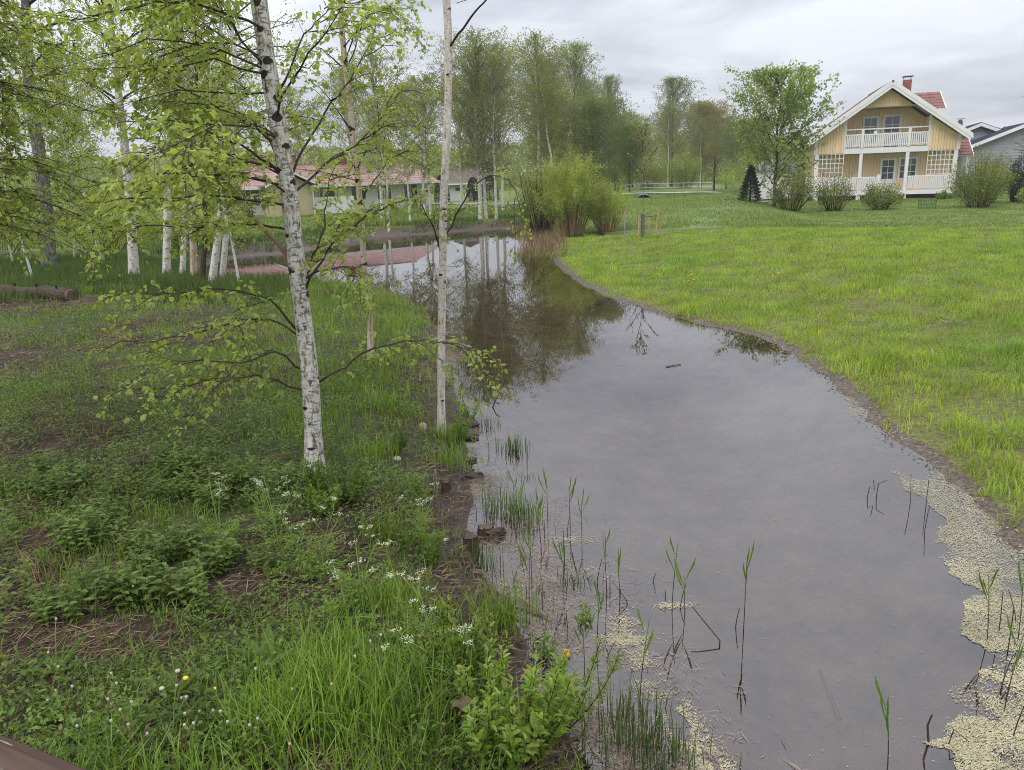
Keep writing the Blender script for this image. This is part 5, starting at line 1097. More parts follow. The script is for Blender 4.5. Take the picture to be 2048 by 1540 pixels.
# ------------------------------------------------------------------ bridge rail at the lower left corner
rw = NT('weathered brown rail'); o_ = rw.obj(); nz = rw.noise(rw.scale(o_, (3, 40, 40)), 2.0, 5, .6); pk = rw.ramp(rw.noise(rw.scale(o_, (6, 30, 30)), 1.4, 3), [(.66, 0), (.70, 1)])
c = rw.mix(rw.ramp(nz, [(.3, 0), (.7, 1)]), (.05, .026, .019), (.10, .06, .043)); c = rw.mix(rw.math('MULTIPLY', pk, .7), c, (.36, .33, .26)); rail_m = rw.done(c, .7, rw.bump(nz, .3, .005), .3)
br = thing('bridge_railing', 'brown wooden bridge rail cutting the lower left corner', 'railing', (-.864, 1.06, 0), math.atan2(-.08, .174))
mb = MB(); a = np.linspace(0, 2 * PI, 25)[:-1]; prof = [(.06 * np.sign(math.cos(t)) * abs(math.cos(t)) ** .7, .05 * np.sign(math.sin(t)) * abs(math.sin(t)) ** .7) for t in a]
xs = np.linspace(-2.2, 2.2, 12); k = len(a); vv = np.array([[(x, q[0], 1.885 + q[1]) for q in prof] for x in xs]); i0 = np.arange(len(xs) - 1)[:, None] * k; j = np.arange(k)[None, :]
mb.add(vv.reshape(-1, 3), f4=np.stack([i0 + j, i0 + (j + 1) % k, i0 + k + (j + 1) % k, i0 + k + j], -1).reshape(-1, 4)); mb.build('handrail', rail_m, br, smooth=True)
mb = MB(); mb.tube([(-1.2, 0, .4), (-1.2, 0, 1.84)], .05, 12); mb.build('post', rail_m, br)

# ------------------------------------------------------------------ reeds, rushes, twigs in the water
r = np.random.default_rng(71)
def reed(loc, h, lean, n_bl, label, dead=False, seed=0):
    rr = np.random.default_rng(seed); root = thing('reed', label, 'reed', (loc[0], loc[1], -.03), rr.uniform(0, 6), 'reed stalks in the shallow water')
    q = np.linspace(0, 1, 7)[:, None]; P = np.array([0, 0, h]) * q + np.array([lean, lean * .4, 0]) * q ** 1.6; mb = MB(); mb.tube(P[:4] if not dead else P, np.linspace(.0034, .0024, 4 if not dead else 7), 5); mb.build('stalk', M['reed_dead'], root)
    if not dead:
        mb = MB(); mb.tube(P[3:], np.linspace(.0034, .0015, 4), 5); mb.build('shoot', M['reed'], root)
        for k in range(n_bl):
            u = .58 + .4 * k / max(1, n_bl); p = P[0] * (1 - u) + P[-1] * u + np.array([lean, lean * .4, 0]) * (u ** 1.6 - u); a = rr.uniform(0, 6.28); d = np.array([[math.cos(a) * .45, math.sin(a) * .45, 1.0]])
            mb = MB(); leaves(mb, p[None], d, np.array([[math.cos(a), math.sin(a), -.3]]), rr.uniform(.13, .24), .010, 'long', .1); mb.build('blade', M['reed'], root)
    return root
RE = [(.26, 6.03), (.44, 5.92), (.51, 5.64), (.60, 4.79), (.68, 4.72), (1.01, 4.61), (1.08, 4.54), (1.40, 4.32), (.06, 4.52), (.09, 4.90), (.31, 4.95), (.46, 4.16), (.35, 3.78), (.64, 3.68), (1.73, 3.11), (2.81, 4.12), (2.53, 3.50), (2.99, 4.11), (.18, 5.45), (.02, 5.9)]
RH = [.42, .38, .36, .5, .34, .5, .3, .55, .62, .66, .3, .45, .5, .55, .42, .45, .5, .5, .4, .38]
RL = {7: 'lone reed with green blades in open water near the bent twig', 5: 'taller of the two reeds on the small straw patch in open water', 6: 'shorter of the two reeds on the small straw patch in open water', 14: 'short reed tip at the bottom edge of the water', 15: 'reed rising from the pollen scum near the right edge', 16: 'reed in the scum at the lower right corner', 17: 'reed at the right edge beside brown stalks'}
for i, ((x, y), h) in enumerate(zip(RE, RH)): reed((x, y), h, r.normal() * .05, int(r.integers(2, 5)), RL.get(i, 'thin green reed standing in the shallows of the left shore'), False, 700 + i)
for i, (x, y) in enumerate([(.63, 4.86), (.73, 4.66), (.98, 4.68), (1.06, 4.60), (.66, 4.6), (.55, 4.95), (.34, 5.2), (.22, 5.75), (.40, 5.75), (.95, 4.98), (1.36, 4.36), (.05, 4.75), (.15, 4.65), (.30, 4.4), (.50, 4.05)]):
    reed((x, y), r.uniform(.10, .24), r.normal() * .07, 0, 'withered dark reed stub in the shallows of the left shore' if i not in (9, 10) else ['lone dark stub standing in open water', 'dark stub at the foot of the lone reed'][i - 9], True, 730 + i)
for i, (x, y) in enumerate([(3.33, 6.08), (3.42, 6.0), (3.21, 5.61), (2.93, 4.2), (3.05, 4.05), (2.86, 4.0), (3.1, 4.3), (2.7, 3.4), (2.6, 3.65), (2.45, 3.3)]):
    reed((x, y), r.uniform(.18, .36), r.normal() * .08, 0, 'thin brown stalk standing in the pollen scum by the right edge', True, 760 + i)
def stick(label, pts, rad, name='twig', group=None, mat='reed_dead', cat='twig'):
    P = np.asarray(pts, float); b0 = P[0].copy(); mb = MB()
    mb.tube(P - b0, np.linspace(rad, rad * .7, len(P)), 5); o = mb.build(name, M[mat]); o.location = b0; return tag(o, label, cat, group)
stick('bent twig sticking out of open water beside the lone reed', [(1.21, 4.17, -.03), (1.21, 4.17, .03), (1.12, 4.28, .12), (1.08, 4.34, .16)], .005)
stick('thin zigzag twig poking out of open water, left of the pair', [(3.04, 6.25, -.02), (3.06, 6.26, .10), (3.10, 6.25, .07), (3.08, 6.24, .17)], .004)
stick('thin angled twig poking out of open water, right of the zigzag one', [(3.13, 6.27, -.02), (3.14, 6.27, .12), (3.20, 6.25, .16)], .004)
stick('upright brown stick at the lower edge of the scum', [(2.02, 3.28, -.03), (2.0, 3.28, .10), (2.01, 3.27, .17)], .006)
stick('bent brown stalk beside the upright stick in the scum', [(2.10, 3.26, -.02), (2.12, 3.26, .09), (2.19, 3.24, .03)], .004)
stick('short dark stick floating upright off the slender birch', [(-.26, 9.40, -.02), (-.21, 9.40, .10), (-.17, 9.45, .14)], .009)
stick('dark straight twig floating in the middle of the pond', [(2.28, 11.15, .005), (2.40, 11.22, .012), (2.52, 11.27, .006)], .008)
stick('sunken pale branch on the pond bed near the bottom edge', [(1.72, 3.62, -.12), (1.75, 3.85, -.11), (1.78, 4.05, -.12)], .016, 'sunken_branch', mat='cut_wood')
stick('fallen brown branch lying in the shallows of the left shore', [(-.02, 4.75, .05), (.10, 4.62, .03), (.2, 4.50, .0)], .012, 'branch', mat='twig_tan', cat='branch')
stick('long dry stalk lying across the left bank', [(-2.6, 6.1, .52), (-2.2, 6.25, .56), (-1.9, 6.5, .52)], .006, 'dry_stalk', mat='stem_brown')
stick('thin dry stalk slanting over the straw of the left bank', [(-3.3, 7.4, .5), (-3.0, 7.2, .62), (-2.75, 7.0, .55)], .005, 'dry_stalk', mat='stem_brown')
def rush(loc, h, n, rad, label, seed):
    rr = np.random.default_rng(seed); x = rr.normal(size=n) * rad; y = rr.normal(size=n) * rad; mb = MB(); P = np.stack([x, y, np.full(n, -.04)], -1); blades(mb, P, rr.uniform(.5, 1.1, n) * h, .006, .16, 2, rr)
    o = thing('rush_clump', label, 'rush', (loc[0], loc[1], max(hz(*loc), -.05) + .02), 0, 'rush clumps along the left shore'); mb.build('stems', M['rush'], o, kind='stuff'); return o
for i, (x, y, h, n, rd, lb) in enumerate([(.01, 7.79, .30, 90, .09, 'dense round rush clump standing alone in the water'), (-.21, 6.27, .34, 60, .08, 'rush clump at the left end of the row along the shore'), (-.05, 6.16, .32, 46, .07, 'rush clump in the middle of the row along the shore'), (.08, 6.05, .36, 80, .09, 'thick rush clump at the right end of the row along the shore'),
                                          (-.30, 5.29, .22, 60, .07, 'short rush tuft at the muddy edge below the black stump'), (.55, 3.40, .34, 200, .13, 'dense bright rush clump at the bottom edge'), (.68, 3.22, .30, 90, .1, 'smaller rush clump beside the dense one at the bottom edge'), (-.64, 11.7, .22, 50, .10, 'far rush tuft in the water behind the slender birch'), (-.10, 10.74, .2, 40, .12, 'thin far rush tuft off the left shore'), (-.44, 10.25, .2, 40, .12, 'loose rush tuft between the shore and the floating stick'), (.36, 4.98, .16, 60, .07, 'short green tuft among the floating straw'), (.05, 7.05, .14, 70, .1, 'low rush tuft behind the row along the shore'), (-.34, 8.6, .22, 40, .08, 'rush tuft at the foot of the slender birch')]):
    rush((x, y), h, n, rd, lb, 800 + i)
# sedge strip at the reed margin of the thicket
mb = MB(); rr = np.random.default_rng(72); n = 5000; x = rr.uniform(-.6, 2.6, n); y = rr.uniform(27, 43, n); s = sdist(x, y); k = (s > -1.3) & (s < .5) & (x > .2) & (rr.random(n) < .25 + (fbm(x, y, .8, 121) > .5)); x, y, s = x[k], y[k], s[k]
blades(mb, np.stack([x, y, np.maximum(height(x, y, s), -.05)], -1), rr.uniform(.15, .6, len(x)), .02 + 0 * x, .4, 1, rr); tag(mb.build('marsh_sedge', M['straw'], kind='stuff'), 'tan dead sedge standing in the shallows before the willow thicket', 'sedge')
mb = MB(); n = 2200; x = rr.uniform(.0, 2.4, n); y = rr.uniform(25, 42, n); s = sdist(x, y); k = (s > -1.1) & (s < .5) & (x > .3) & (fbm(x, y, .7, 122) > .5); x, y, s = x[k], y[k], s[k]
blades(mb, np.stack([x, y, np.maximum(height(x, y, s), -.05)], -1), rr.uniform(.1, .4, len(x)), .02 + 0 * x, .4, 1, rr); tag(mb.build('marsh_grass', M['grass_lawn'], kind='stuff'), 'fresh green marsh grass in the shallows before the willow thicket', 'grass')

# ------------------------------------------------------------------ stumps, stones, log
def lump(name, label, cat, loc, size, mat, seed, group=None, sink=.3, rz=0.0):
    rr = np.random.default_rng(seed); nu, nv = 14, 9; mb = MB(); u = np.linspace(0, 2 * PI, nu, False); v = np.linspace(0, PI, nv)
    R_ = 1 + .16 * np.sin(u[None] * 2 + rr.uniform(0, 6)) * np.sin(v[:, None]) + .10 * np.sin(u[None] * 3 + rr.uniform(0, 6)) * np.sin(v[:, None] * 2) + rr.normal(size=(nv, nu)) * (.16 if name in ('root_lump', 'soil_clod') else .03) * np.sin(v)[:, None]
    P = np.stack([R_ * np.sin(v)[:, None] * np.cos(u), R_ * np.sin(v)[:, None] * np.sin(u), R_ * np.cos(v)[:, None] * np.ones(nu)], -1) * np.array(size) * .5
    i0 = np.arange(nv - 1)[:, None] * nu; j = np.arange(nu)[None, :]; mb.add(P.reshape(-1, 3), f4=np.stack([i0 + j, i0 + nu + j, i0 + nu + (j + 1) % nu, i0 + (j + 1) % nu], -1).reshape(-1, 4))
    o = mb.build(name, M[mat], smooth=name not in ('root_lump', 'soil_clod')); z = max(hz(*loc), 0); o.location = (loc[0], loc[1], z + size[2] * (.5 - sink)); o.rotation_euler = (0, 0, rz); return tag(o, label, cat, group)
def stump(label, loc, rad, h, seed, mat='bark_dark', cut='cut_wood', tilt=(0, 0), group='old stumps along the left shore'):
    rr = np.random.default_rng(seed); z = max(hz(*loc), -.04); root = thing('tree_stump', label, 'stump', (loc[0], loc[1], z - .05), rr.uniform(0, 6), group); k = 16; th = np.linspace(0, 2 * PI, k, False); hs = np.linspace(0, h + .05, 6); lob = 1 + .12 * np.sin(th * 3 + rr.uniform(0, 6)) + rr.normal(size=k) * .06
    V = np.array([np.stack([(rad * (1 + .55 * math.exp(-z_ / .05)) * lob) * np.cos(th) + tilt[0] * z_, (rad * (1 + .55 * math.exp(-z_ / .05)) * lob) * np.sin(th) + tilt[1] * z_, z_ + (rr.normal(size=k) * .006 if z_ == hs[-1] else 0 * th)], -1) for z_ in hs])
    mb = MB(); i0 = np.arange(5)[:, None] * k; j = np.arange(k)[None, :]; bk = np.stack([np.tile(np.cos(th), 6), np.tile(np.sin(th), 6), np.repeat(hs, k)], -1); mb.add(V.reshape(-1, 3), f4=np.stack([i0 + j, i0 + (j + 1) % k, i0 + k + (j + 1) % k, i0 + k + j], -1).reshape(-1, 4), bk=bk); mb.build('bark', M[mat], root, smooth=True)
    top = V[-1] * np.array([1, 1, 1]); mb = MB(); cen = top.mean(0); mb.add(np.vstack([cen + (top - cen) * .9 + np.array([0, 0, .003]), [cen + np.array([0, 0, .004])]]), f3=[(q, (q + 1) % k, k) for q in range(k)]); mb.build('cut_face', M[cut], root); return root
stump('sawn pale stump with broken side at the bottom edge', (-.28, 3.22), .055, .17, 901, 'bark_dark', 'cut_wood', (.12, 0))
stump('black wet stump standing at the mud edge', (-.37, 5.52), .055, .10, 902, 'bark_dark', 'reed_dead'); stump('low wet stump in the water beside the shore', (-.26, 5.82), .06, .08, 903, 'bark_dark', 'cut_wood'); stump('small black stump on the muddy slope', (-.62, 6.5), .04, .12, 904, 'bark_dark', 'reed_dead')
lump('root_lump', 'dark root lump in the water right of the low stump', 'root', (-.17, 5.76), (.16, .10, .10), 'reed_dead', 905); lump('root_lump', 'dark root end reaching into the water, nearer of two', 'root', (-.40, 7.05), (.22, .09, .08), 'reed_dead', 906); lump('root_lump', 'dark root end reaching into the water, farther of two', 'root', (-.46, 7.5), (.18, .07, .06), 'reed_dead', 907)
lump('soil_clod', 'dark clod of soil behind the foot of the slender birch', 'soil', (-.55, 8.75), (.26, .34, .13), 'reed_dead', 908); lump('soil_clod', 'dark wet clod at the water beside the slender birch', 'soil', (-.5, 8.3), (.24, .24, .09), 'reed_dead', 909)
lump('pebble', 'pale oval stone on the dark mud', 'stone', (-.56, 5.55), (.055, .04, .03), 'stone_pale', 910, rz=.4); lump('brick_piece', 'pinkish stone on the soil beside the slender birch', 'stone', (-1.0, 8.2), (.09, .07, .12), 'stone_pink', 911); lump('brick_piece', 'small orange-red fragment on the mud under the cow parsley', 'stone', (-.72, 5.75), (.04, .03, .06), 'orange_fruit', 912); lump('pebble', 'whitish stone on the upper mud slope', 'stone', (-1.12, 7.0), (.07, .06, .05), 'stone_pale', 913)
lump('fallen_fruit', 'round orange-yellow fruit floating among reeds', 'fruit', (.27, 4.12), (.062, .062, .05), 'orange_fruit', 914)
lg = thing('fallen_log', 'rotting mossy log lying in the grass at the left edge', 'log', (-10.9, 17.9, hz(-10.9, 17.9) + .10), RAD(-27)); mb = MB(); xs = np.linspace(-2.2, 1.35, 16); rr = np.random.default_rng(9)
mb.tube(np.stack([xs, .05 * np.sin(xs * 2), .02 * np.sin(xs * 5)], -1), .16 + rr.normal(size=16) * .012, 14); mb.build('bark', M['bark_dark'], lg, smooth=True); mb = MB(); mb.tube([(1.34, 0, 0), (1.40, 0, 0)], [.15, .13], 14); mb.build('broken_end', M['cut_wood'], lg)
for k_, (x, z) in enumerate([(-.6, .14), (.2, .15), (.9, .13)]): mb = MB(); mb.tube([(x, 0, z), (x + .08, -.06, z + .10)], [.03, .015], 6); mb.build('knot', M['bark_dark'], lg)

# ------------------------------------------------------------------ herbs of the near bank
def cow_parsley(loc, h, label, seed):
    rr = np.random.default_rng(seed); root = thing('cow_parsley', label, 'wildflower', (loc[0], loc[1], hz(*loc) - .01), 0, 'flowering cow parsley on the near bank'); st = MB(); fl = MB(); lf = MB(); heads = []
    for k in range(int(rr.integers(2, 4))):
        a = rr.uniform(0, 6.28); top = np.array([math.cos(a) * .14, math.sin(a) * .14, h * rr.uniform(.8, 1.05)]); q = np.linspace(0, 1, 6)[:, None]; P = top * q + np.array([-math.cos(a), -math.sin(a), 0]) * .04 * np.sin(q * 3); st.tube(P, np.linspace(.005, .0025, 6), 5, False)
        for j in range(2):
            b = P[3] + (P[5] - P[3]) * rr.random(); hd = b + np.array([rr.normal() * .06, rr.normal() * .06, rr.uniform(.05, .12)]); st.tube([b, (b + hd) / 2 + rr.normal(size=3) * .006, hd], .0016, 4, False); heads.append(hd)
            for s in range(6): e = hd + np.array([rr.normal() * .016, rr.normal() * .016, .016]); st.tube([hd, e], .0007, 3, False); n = 5; leaves(fl, e + rr.normal(size=(n, 3)) * .004, rvec(n, rr) * np.array([1, 1, .3]), rr.normal(size=(n, 3)) * .3 + np.array([0, 0, 1.0]), .008, .007, 'dia', .1)
    for k in range(9):      # finely divided leaves
        a = rr.uniform(0, 6.28); ln = rr.uniform(.14, .26); z0 = rr.uniform(.02, .45) * h; d = np.array([math.cos(a), math.sin(a), .45]); q = np.linspace(0, 1, 6)[:, None]; P = np.array([0, 0, z0]) + d * ln * q + np.array([0, 0, -1]) * .22 * ln * q ** 2; st.tube(P, .0016, 3, False)
        for u in np.linspace(.25, 1, 7):
            p_ = P[0] + (P[-1] - P[0]) * u; n = 10; sidev = np.array([-math.sin(a), math.cos(a), 0]); off = rr.uniform(-1, 1, (n, 1)) * sidev * .06 * (1.15 - u); dl = nrm(np.sign(off @ sidev)[:, None] * sidev * .7 + d * .6 + rr.normal(size=(n, 3)) * .25); leaves(lf, p_ + off, dl, rr.normal(size=(n, 3)) * .3 + np.array([0, 0, 1.0]), rr.uniform(.015, .032, n), .009, 'dia', .1)
    st.build('stems', M['stem_green'], root); lf.build('leaves', M['leaf_parsley'], root, kind='stuff'); fl.build('flowers', M['flower'], root, kind='stuff'); return root
CP = [((-1.44, 4.73), .55, 'cow parsley with white umbels left of the leafy shoots at the birch foot'), ((-1.28, 4.62), .5, 'cow parsley with the densest white umbels below the scarred birch'), ((-1.62, 4.85), .6, 'tall pale-budded cow parsley left of the scarred birch foot'), ((-2.04, 4.92), .5, 'cow parsley in bud among the dark nettles'), ((-.97, 4.30), .42, 'small cow parsley on the slope below the mud patch'), ((-.64, 3.89), .45, 'cow parsley at the top of the flowering shoots by the water'), ((-.45, 3.62), .5, 'tall white cow parsley over the sallow by the water'), ((-.33, 3.58), .45, 'cow parsley flower heads nearest the water'), ((-.50, 3.40), .42, 'low white cow parsley left of the sallow at the bottom'), ((-1.01, 4.07), .38, 'short cow parsley in the bright grass'), ((-.72, 5.3), .35, 'small cow parsley on the dark mud'), ((-1.85, 5.3), .45, 'cow parsley behind the nettles, mostly in bud')]
for i, (l, h, lb) in enumerate(CP): cow_parsley(l, h, lb, 1000 + i)
def shoots(name, label, loc, h, n_st, spread_, lsz, seed, leafm='leaf_sallow', stemm='twig', per=.022, cat='shrub', wide=.36, lean=(0, 0)):
    rr = np.random.default_rng(seed); root = thing(name, label, cat, (loc[0], loc[1], max(hz(*loc), -.03) - .01)); st = MB(); lf = MB()
    for k in range(n_st):
        a = rr.uniform(0, 6.28); hh = h * rr.uniform(.55, 1.05); sp_ = spread_ * rr.uniform(.2, 1); q = np.linspace(0, 1, 7)[:, None]; tip = np.array([math.cos(a) * sp_ + lean[0] * hh, math.sin(a) * sp_ + lean[1] * hh, hh]); P = tip * q + np.array([math.cos(a), math.sin(a), 0]) * sp_ * .25 * np.sin(q * 3) + rr.normal(size=3) * .01 * q; st.tube(P, np.linspace(.0045, .0016, 7), 5, False)
        n = int(hh / per); u = np.linspace(.18, 1.0, n); f = u * 5.999; i0 = f.astype(int); fr_ = (f - i0)[:, None]; pos = P[i0] * (1 - fr_) + P[i0 + 1] * fr_; aa = np.arange(n) * 2.4 + a; t = nrm(P[-1] - P[0]); d = nrm(np.stack([np.cos(aa), np.sin(aa), 0 * aa], -1) * .95 + t * .75 + rr.normal(size=(n, 3)) * .15); sz_ = lsz * rr.uniform(.7, 1.15, n) * (1 - .35 * (u > .9))
        leaves(lf, pos, d, np.tile(t, (n, 1)) + rr.normal(size=(n, 3)) * .2, sz_, sz_ * wide, 'long', .18)
        for _ in range(2): leaves(lf, pos + rr.normal(size=(n, 3)) * .012, nrm(d + rr.normal(size=(n, 3)) * .5), np.tile(t, (n, 1)) + rr.normal(size=(n, 3)) * .3, sz_ * .75, sz_ * wide * .75, 'long', .18)
    st.build('stems', M[stemm], root); lf.build('foliage', M[leafm], root, kind='stuff'); return root
SH = [((.02, 3.16), .50, 16, .22, .075, 'leafy sallow shrub with glossy leaves leaning over the water at the bottom'), ((-.12, 3.0), .42, 12, .2, .07, 'sallow shoots at the bottom edge beside the pale stump'), ((-.24, 3.42), .42, 14, .2, .06, 'sallow shrub with reddish tips left of the water'), ((-.42, 3.72), .40, 16, .22, .055, 'dense leafy shoots under the white umbels by the water'), ((-.27, 3.75), .36, 12, .16, .055, 'bright leafy shoots leaning to the water under the white umbels'), ((.20, 3.42), .50, 5, .2, .055, 'thin reddish sallow twig arching over the floating straw')]
for i, (l, h, n, s_, z_, lb) in enumerate(SH): shoots('sallow_shrub', lb, l, h, n, s_, z_, 1100 + i, lean=(.25, .0) if i in (0, 5) else (0, 0))
for i, (l, h, n, s_, lb) in enumerate([((-1.62, 5.95), .36, 16, .15, 'leafy green shoots hiding the foot of the scarred birch'), ((-1.36, 5.85), .30, 24, .24, 'round clump of bright leaves right of the scarred birch foot'), ((-1.50, 5.6), .26, 18, .2, 'leafy shoots in front of the scarred birch foot'), ((-.62, 5.05), .30, 8, .12, 'small leafy shoot with buds on the dark mud'), ((-.60, 8.0), .32, 10, .16, 'yellowish leafy shoots beside the slender birch at the water'), ((-.52, 8.85), .28, 9, .18, 'yellowish shoots over the soil clod at the water'), ((-1.15, 7.1), .28, 10, .15, 'bramble-like leafy shoots on the slope between the birches'), ((.12, 4.1), .18, 5, .08, 'short yellow-green shoots by the floating fruit'), ((-.06, 4.4), .22, 6, .08, 'short yellow-green shoots at the edge of the floating straw'), ((.42, 4.5), .16, 4, .06, 'tiny leafy shoot standing among floating straw')]):
    shoots('leafy_shoots', lb, l, h, n, s_, .045, 1130 + i, 'leaf_weed' if i in (1, 6) else 'leaf_parsley', 'stem_green', .02, 'plant', .42)
# nettles: one plant copied, each its own thing
def nettle(seed):
    rr = np.random.default_rng(seed); root = thing('nettle_plant', 'dark nettle', 'nettle', (0, 0, 0)); st = MB(); lf = MB()
    for k in range(5):
        a = rr.uniform(0, 6.28); rd = rr.uniform(.01, .13); b = np.array([math.cos(a) * rd, math.sin(a) * rd, 0]); hh = rr.uniform(.12, .26); tp = b + np.array([math.cos(a) * .04, math.sin(a) * .04, hh]); st.tube([b, (b + tp) / 2, tp], .0025, 4, False)
        for j in range(6):
            u = .25 + .75 * j / 5; p_ = b + (tp - b) * u; a2 = j * PI / 2 + a
            for s in (0, PI): d = np.array([[math.cos(a2 + s), math.sin(a2 + s), .15 - .3 * (1 - u)]]); sz_ = .075 * (1 - .45 * abs(u - .6)) * rr.uniform(.8, 1.15); leaves(lf, p_[None], d, np.array([[0, 0, 1.0]]) + rr.normal(size=(1, 3)) * .15, sz_, sz_ * .5, 'leaf', .15)
    st.build('stems', M['stem_green'], root); lf.build('foliage', M['leaf_nettle'], root, kind='stuff'); return root
npro = [nettle(1200), nettle(1201)]
patches = [((-3.7, 6.0), .5, 14, 'nettle in the patch at the far left of the near bank'), ((-2.9, 6.2), .45, 14, 'nettle in the dark patch behind the straw, left of the scarred birch'), ((-2.35, 5.95), .35, 12, 'nettle in the dark patch just left of the scarred birch foot'), ((-2.35, 4.65), .42, 16, 'nettle in the pale-leaved patch in the middle of the near bank'), ((-3.2, 5.1), .45, 14, 'nettle in the dark patch at the left edge'), ((-1.85, 4.5), .3, 8, 'nettle at the foot of the budding cow parsley'), ((-2.6, 4.15), .35, 9, 'nettle in the lower left patch above the dandelions'), ((-2.9, 6.9), .3, 7, 'nettle in the farthest dark patch before the birch stand')]
rr = np.random.default_rng(77); used = [False, False]
for (cx, cy_), sp_, n, lb in patches:
    for k in range(n):
        x, y = cx + rr.normal() * sp_ * .6, cy_ + rr.normal() * sp_ * .6
        if sdist([x], [y])[0] < .4: continue
        i = int(rr.integers(0, 2)); loc = (x, y, hz(x, y) - .01); s_ = rr.uniform(.6, 1.1); rz = rr.uniform(0, 6.28)
        if not used[i]:
            o = npro[i]; o.location = loc; o.rotation_euler = (0, 0, rz); o['label'] = lb; o['group'] = lb + 's'; used[i] = True
        else: dup(npro[i], loc, rz, s_, lb, 'nettles: ' + lb)
        if o['group'] != 'nettles: ' + o['label']: o['group'] = 'nettles: ' + o['label']
# dandelions gone to bald heads
def dandelion(loc, label, seed, n_st, yellow=False, big=1.0):
    rr = np.random.default_rng(seed); root = thing('dandelion', label, 'dandelion', (loc[0], loc[1], hz(*loc) - .005), 0, 'dandelions of the lower left bank')
    for k in range(n_st):
        a = rr.uniform(0, 6.28); h = rr.uniform(.12, .26) * big; tp = np.array([math.cos(a) * h * .35, math.sin(a) * h * .35, h]); q = np.linspace(0, 1, 5)[:, None]; mb = MB(); mb.tube(tp * q + np.array([0, 0, 1]) * .04 * np.sin(q * PI), np.linspace(.003, .0024, 5), 5); s = mb.build('stalk', M['stem_brown' if rr.random() < .6 else 'stem_green'], root)
        hd = MB(); u = np.linspace(0, 2 * PI, 9)[:-1]; rad_ = .0065 if not yellow else .013; rings = [(rad_ * .5, -.008), (rad_, 0), (rad_ * .8, .006), (.001, .008)]; V = np.array([[(tp[0] + R_ * math.cos(t), tp[1] + R_ * math.sin(t), tp[2] + z) for t in u] for R_, z in rings]); i0 = np.arange(3)[:, None] * 8; j = np.arange(8)[None]
        hd.add(V.reshape(-1, 3), f4=np.stack([i0 + j, i0 + (j + 1) % 8, i0 + 8 + (j + 1) % 8, i0 + 8 + j], -1).reshape(-1, 4)); hd.build('flower_head' if yellow else 'seed_head', M['yellow_flower' if yellow and k == 0 else 'seed_head'], s)
    lf = MB(); n = 9; a = np.arange(n) * 2.4 + rr.uniform(0, 6); d = np.stack([np.cos(a), np.sin(a), rr.uniform(.2, .9, n)], -1); ln = rr.uniform(.10, .2, n) * big
    for k in range(n):
        dd = nrm(d[k]); sv = nrm(np.cross(dd, [0, 0, 1.0])); leaves(lf, np.zeros((1, 3)), dd[None], np.array([[0, 0, 1.0]]), ln[k], ln[k] * .16, 'long', .15)
        for u in (.35, .5, .65, .8):
            for s in (-1, 1): leaves(lf, (dd * ln[k] * u)[None], (sv * s + dd * .1)[None], np.array([[0, 0, 1.0]]), ln[k] * .14, ln[k] * .12, 'tri')
    lf.build('leaves', M['leaf_weed'], root, kind='stuff')
DN = [(-2.01, 3.2), (-1.93, 3.08), (-1.77, 3.01), (-1.70, 2.88), (-1.55, 2.93), (-1.64, 3.15), (-1.42, 2.95), (-1.30, 2.98), (-1.5, 3.08), (-2.05, 2.95), (-2.2, 3.12), (-1.85, 2.86), (-1.19, 2.88), (-1.46, 3.22), (-1.25, 3.15), (-1.07, 3.22), (-1.08, 2.91), (-.89, 2.95), (-2.26, 4.21), (-.95, 3.12), (-2.40, 3.53), (-1.45, 2.78), (-1.62, 2.76), (-.75, 3.35), (-1.0, 2.75)]
for i, l in enumerate(DN):
    lb = {18: 'lone dandelion clock standing among the nettles', 20: 'dandelion with tall brown stalks near the left edge', 13: 'dandelion with one open yellow flower', 5: 'dandelion with a small yellow flower left of the other yellow one', 23: 'dandelion with brown stalks in the bright grass by the water'}.get(i, 'dandelion with bald pale seed heads in the lower left corner')
    dandelion(l, lb, 1300 + i, int(rr.integers(1, 4)), i in (13, 5), 1.25 if i in (20, 23) else 1.0)
# dock leaves
for i, (l, lb) in enumerate([((-1.02, 3.15), 'broad dock leaf rosette at the bottom of the bank'), ((-1.35, 3.62), 'dock with large crinkled leaves in the middle of the lower bank'), ((-1.72, 3.35), 'dock with upright bluish leaves left of the tall grass'), ((-.62, 3.1), 'low dock rosette near the pale stump')]):
    rr2 = np.random.default_rng(1400 + i); root = thing('dock_plant', lb, 'plant', (l[0], l[1], hz(*l) - .005))
    for k in range(8):
        a = k * .8 + rr2.uniform(0, .5); mb = MB(); ln = rr2.uniform(.14, .26); leaves(mb, np.zeros((1, 3)), np.array([[math.cos(a), math.sin(a), rr2.uniform(.5, 1.4)]]), np.array([[0, 0, 1.0]]), ln, ln * .3, 'long', .14); mb.build('leaf', M['leaf_nettle' if i == 2 else 'leaf_weed'], root)
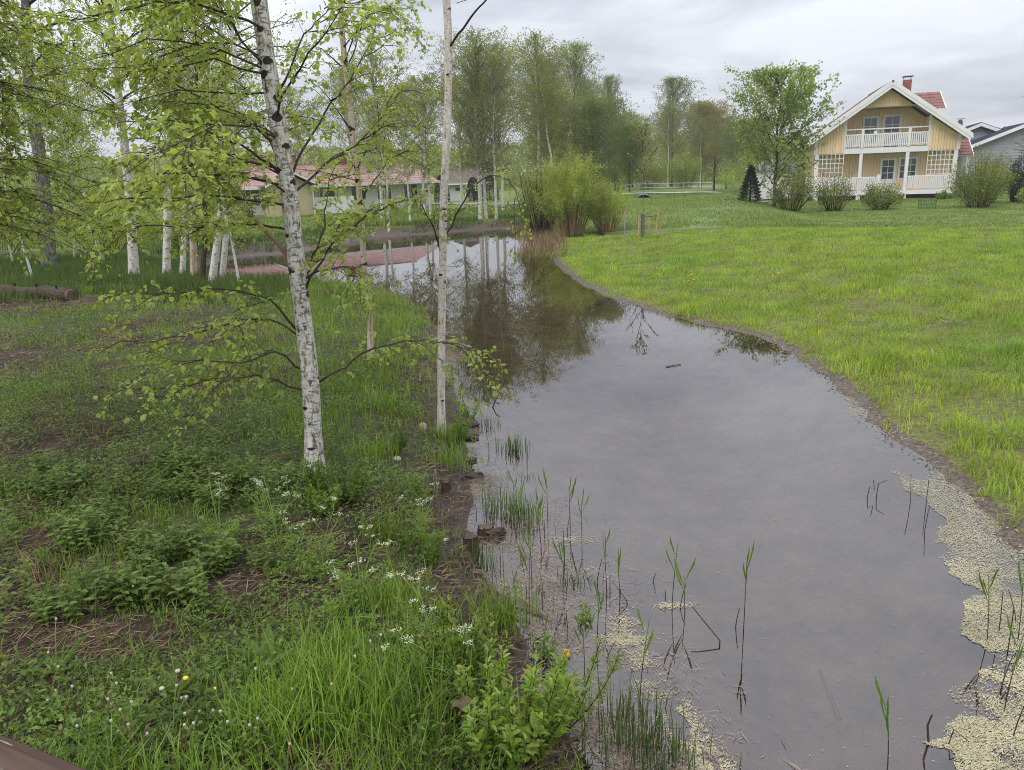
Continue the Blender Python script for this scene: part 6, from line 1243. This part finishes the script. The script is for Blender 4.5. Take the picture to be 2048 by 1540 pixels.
# grass tufts that stand out
def tuft(loc, h, n, rad, label, seed, mat='grass_bank', w_=.006):
    rr = np.random.default_rng(seed); mb = MB(); P = np.stack([rr.normal(size=n) * rad, rr.normal(size=n) * rad, np.full(n, -.01)], -1); blades(mb, P, rr.uniform(.5, 1.1, n) * h, w_, .32, 2, rr); o = thing('grass_tuft', label, 'grass', (loc[0], loc[1], max(hz(*loc), 0)), 0, 'tall grass tufts of the near bank'); mb.build('blades', M[mat], o, kind='stuff'); return o
for i, (x, y, h, n, rd, lb) in enumerate([(-1.05, 3.45, .34, 420, .16, 'tall fine grass tuft in the middle of the lower bank'), (-.72, 3.2, .36, 520, .18, 'tall bright grass tuft at the bottom left of the sallow'), (-1.15, 3.0, .30, 300, .13, 'yellowish grass tuft with reddish base at the bottom'), (-.80, 4.25, .26, 260, .12, 'round bright grass tuft beside the mud slope'), (-.98, 5.2, .2, 200, .10, 'neat green tuft on the dark mud'), (-.9, 6.2, .22, 120, .10, 'loose tuft on the upper mud slope'), (-.65, 7.2, .26, 160, .12, 'grass tuft at the water edge below the slender birch'), (-.72, 8.0, .28, 180, .13, 'grass tuft round the foot of the slender birch'), (-2.65, 4.3, .24, 160, .12, 'grass tuft at the lower left edge'), (-3.0, 4.35, .26, 40, .10, 'pale withered tuft at the left edge'), (-.14, 4.35, .34, 220, .12, 'arching grass tuft leaning over the water'), (-.95, 3.75, .2, 120, .06, 'yellow-green broad-bladed tuft in the lower bank'), (-2.2, 7.6, .24, 240, .2, 'bright tuft left of the scarred birch trunk'), (-1.35, 6.9, .22, 200, .16, 'bright tuft right of the scarred birch trunk')]):
    tuft((x, y), h, n, rd, lb, 1500 + i, 'straw' if i == 9 else 'grass_bank')
# yellow flowers dotted over the meadow
for i, (x, y, n, lb) in enumerate([(19.2, 27.0, 9, 'yellow flower cluster near the far right of the meadow'), (4.6, 19.2, 6, 'small yellow flower cluster left in the meadow'), (6.1, 17.9, 5, 'small yellow flower cluster right of the other near one'), (4.1, 18.0, 3, 'tiny yellow flower near the meadow shore')]):
    rr2 = np.random.default_rng(1600 + i); root = thing('yellow_flower', lb, 'flower', (x, y, hz(x, y))); st = MB(); fl = MB()
    for k in range(n): b = np.array([rr2.normal() * .09, rr2.normal() * .09, 0]); t = b + np.array([0, 0, rr2.uniform(.14, .24)]); st.tube([b, t], .004, 4); q = 6; leaves(fl, np.repeat(t[None], q, 0), rvec(q, rr2) * np.array([1, 1, .4]), np.tile([0, 0, 1.0], (q, 1)), .035, .03, 'dia')
    st.build('stems', M['stem_green'], root); fl.build('petals', M['yellow_flower'], root)

# ------------------------------------------------------------------ moist air
hb = MB(); hb.box(-640, 640, -60, 1260, -3, 19)
air = NT('moist air'); pv = air.t.nodes.new('ShaderNodeVolumePrincipled'); pv.inputs['Color'].default_value = (.93, .95, 1.0, 1); pv.inputs['Density'].default_value = .0005; pv.inputs['Anisotropy'].default_value = .2
air.t.links.new(pv.outputs[0], air.o.inputs['Volume'])
o = hb.build('haze', air.m, kind='stuff'); tag(o, 'thin pale moist air that fades the far trees', 'haze')
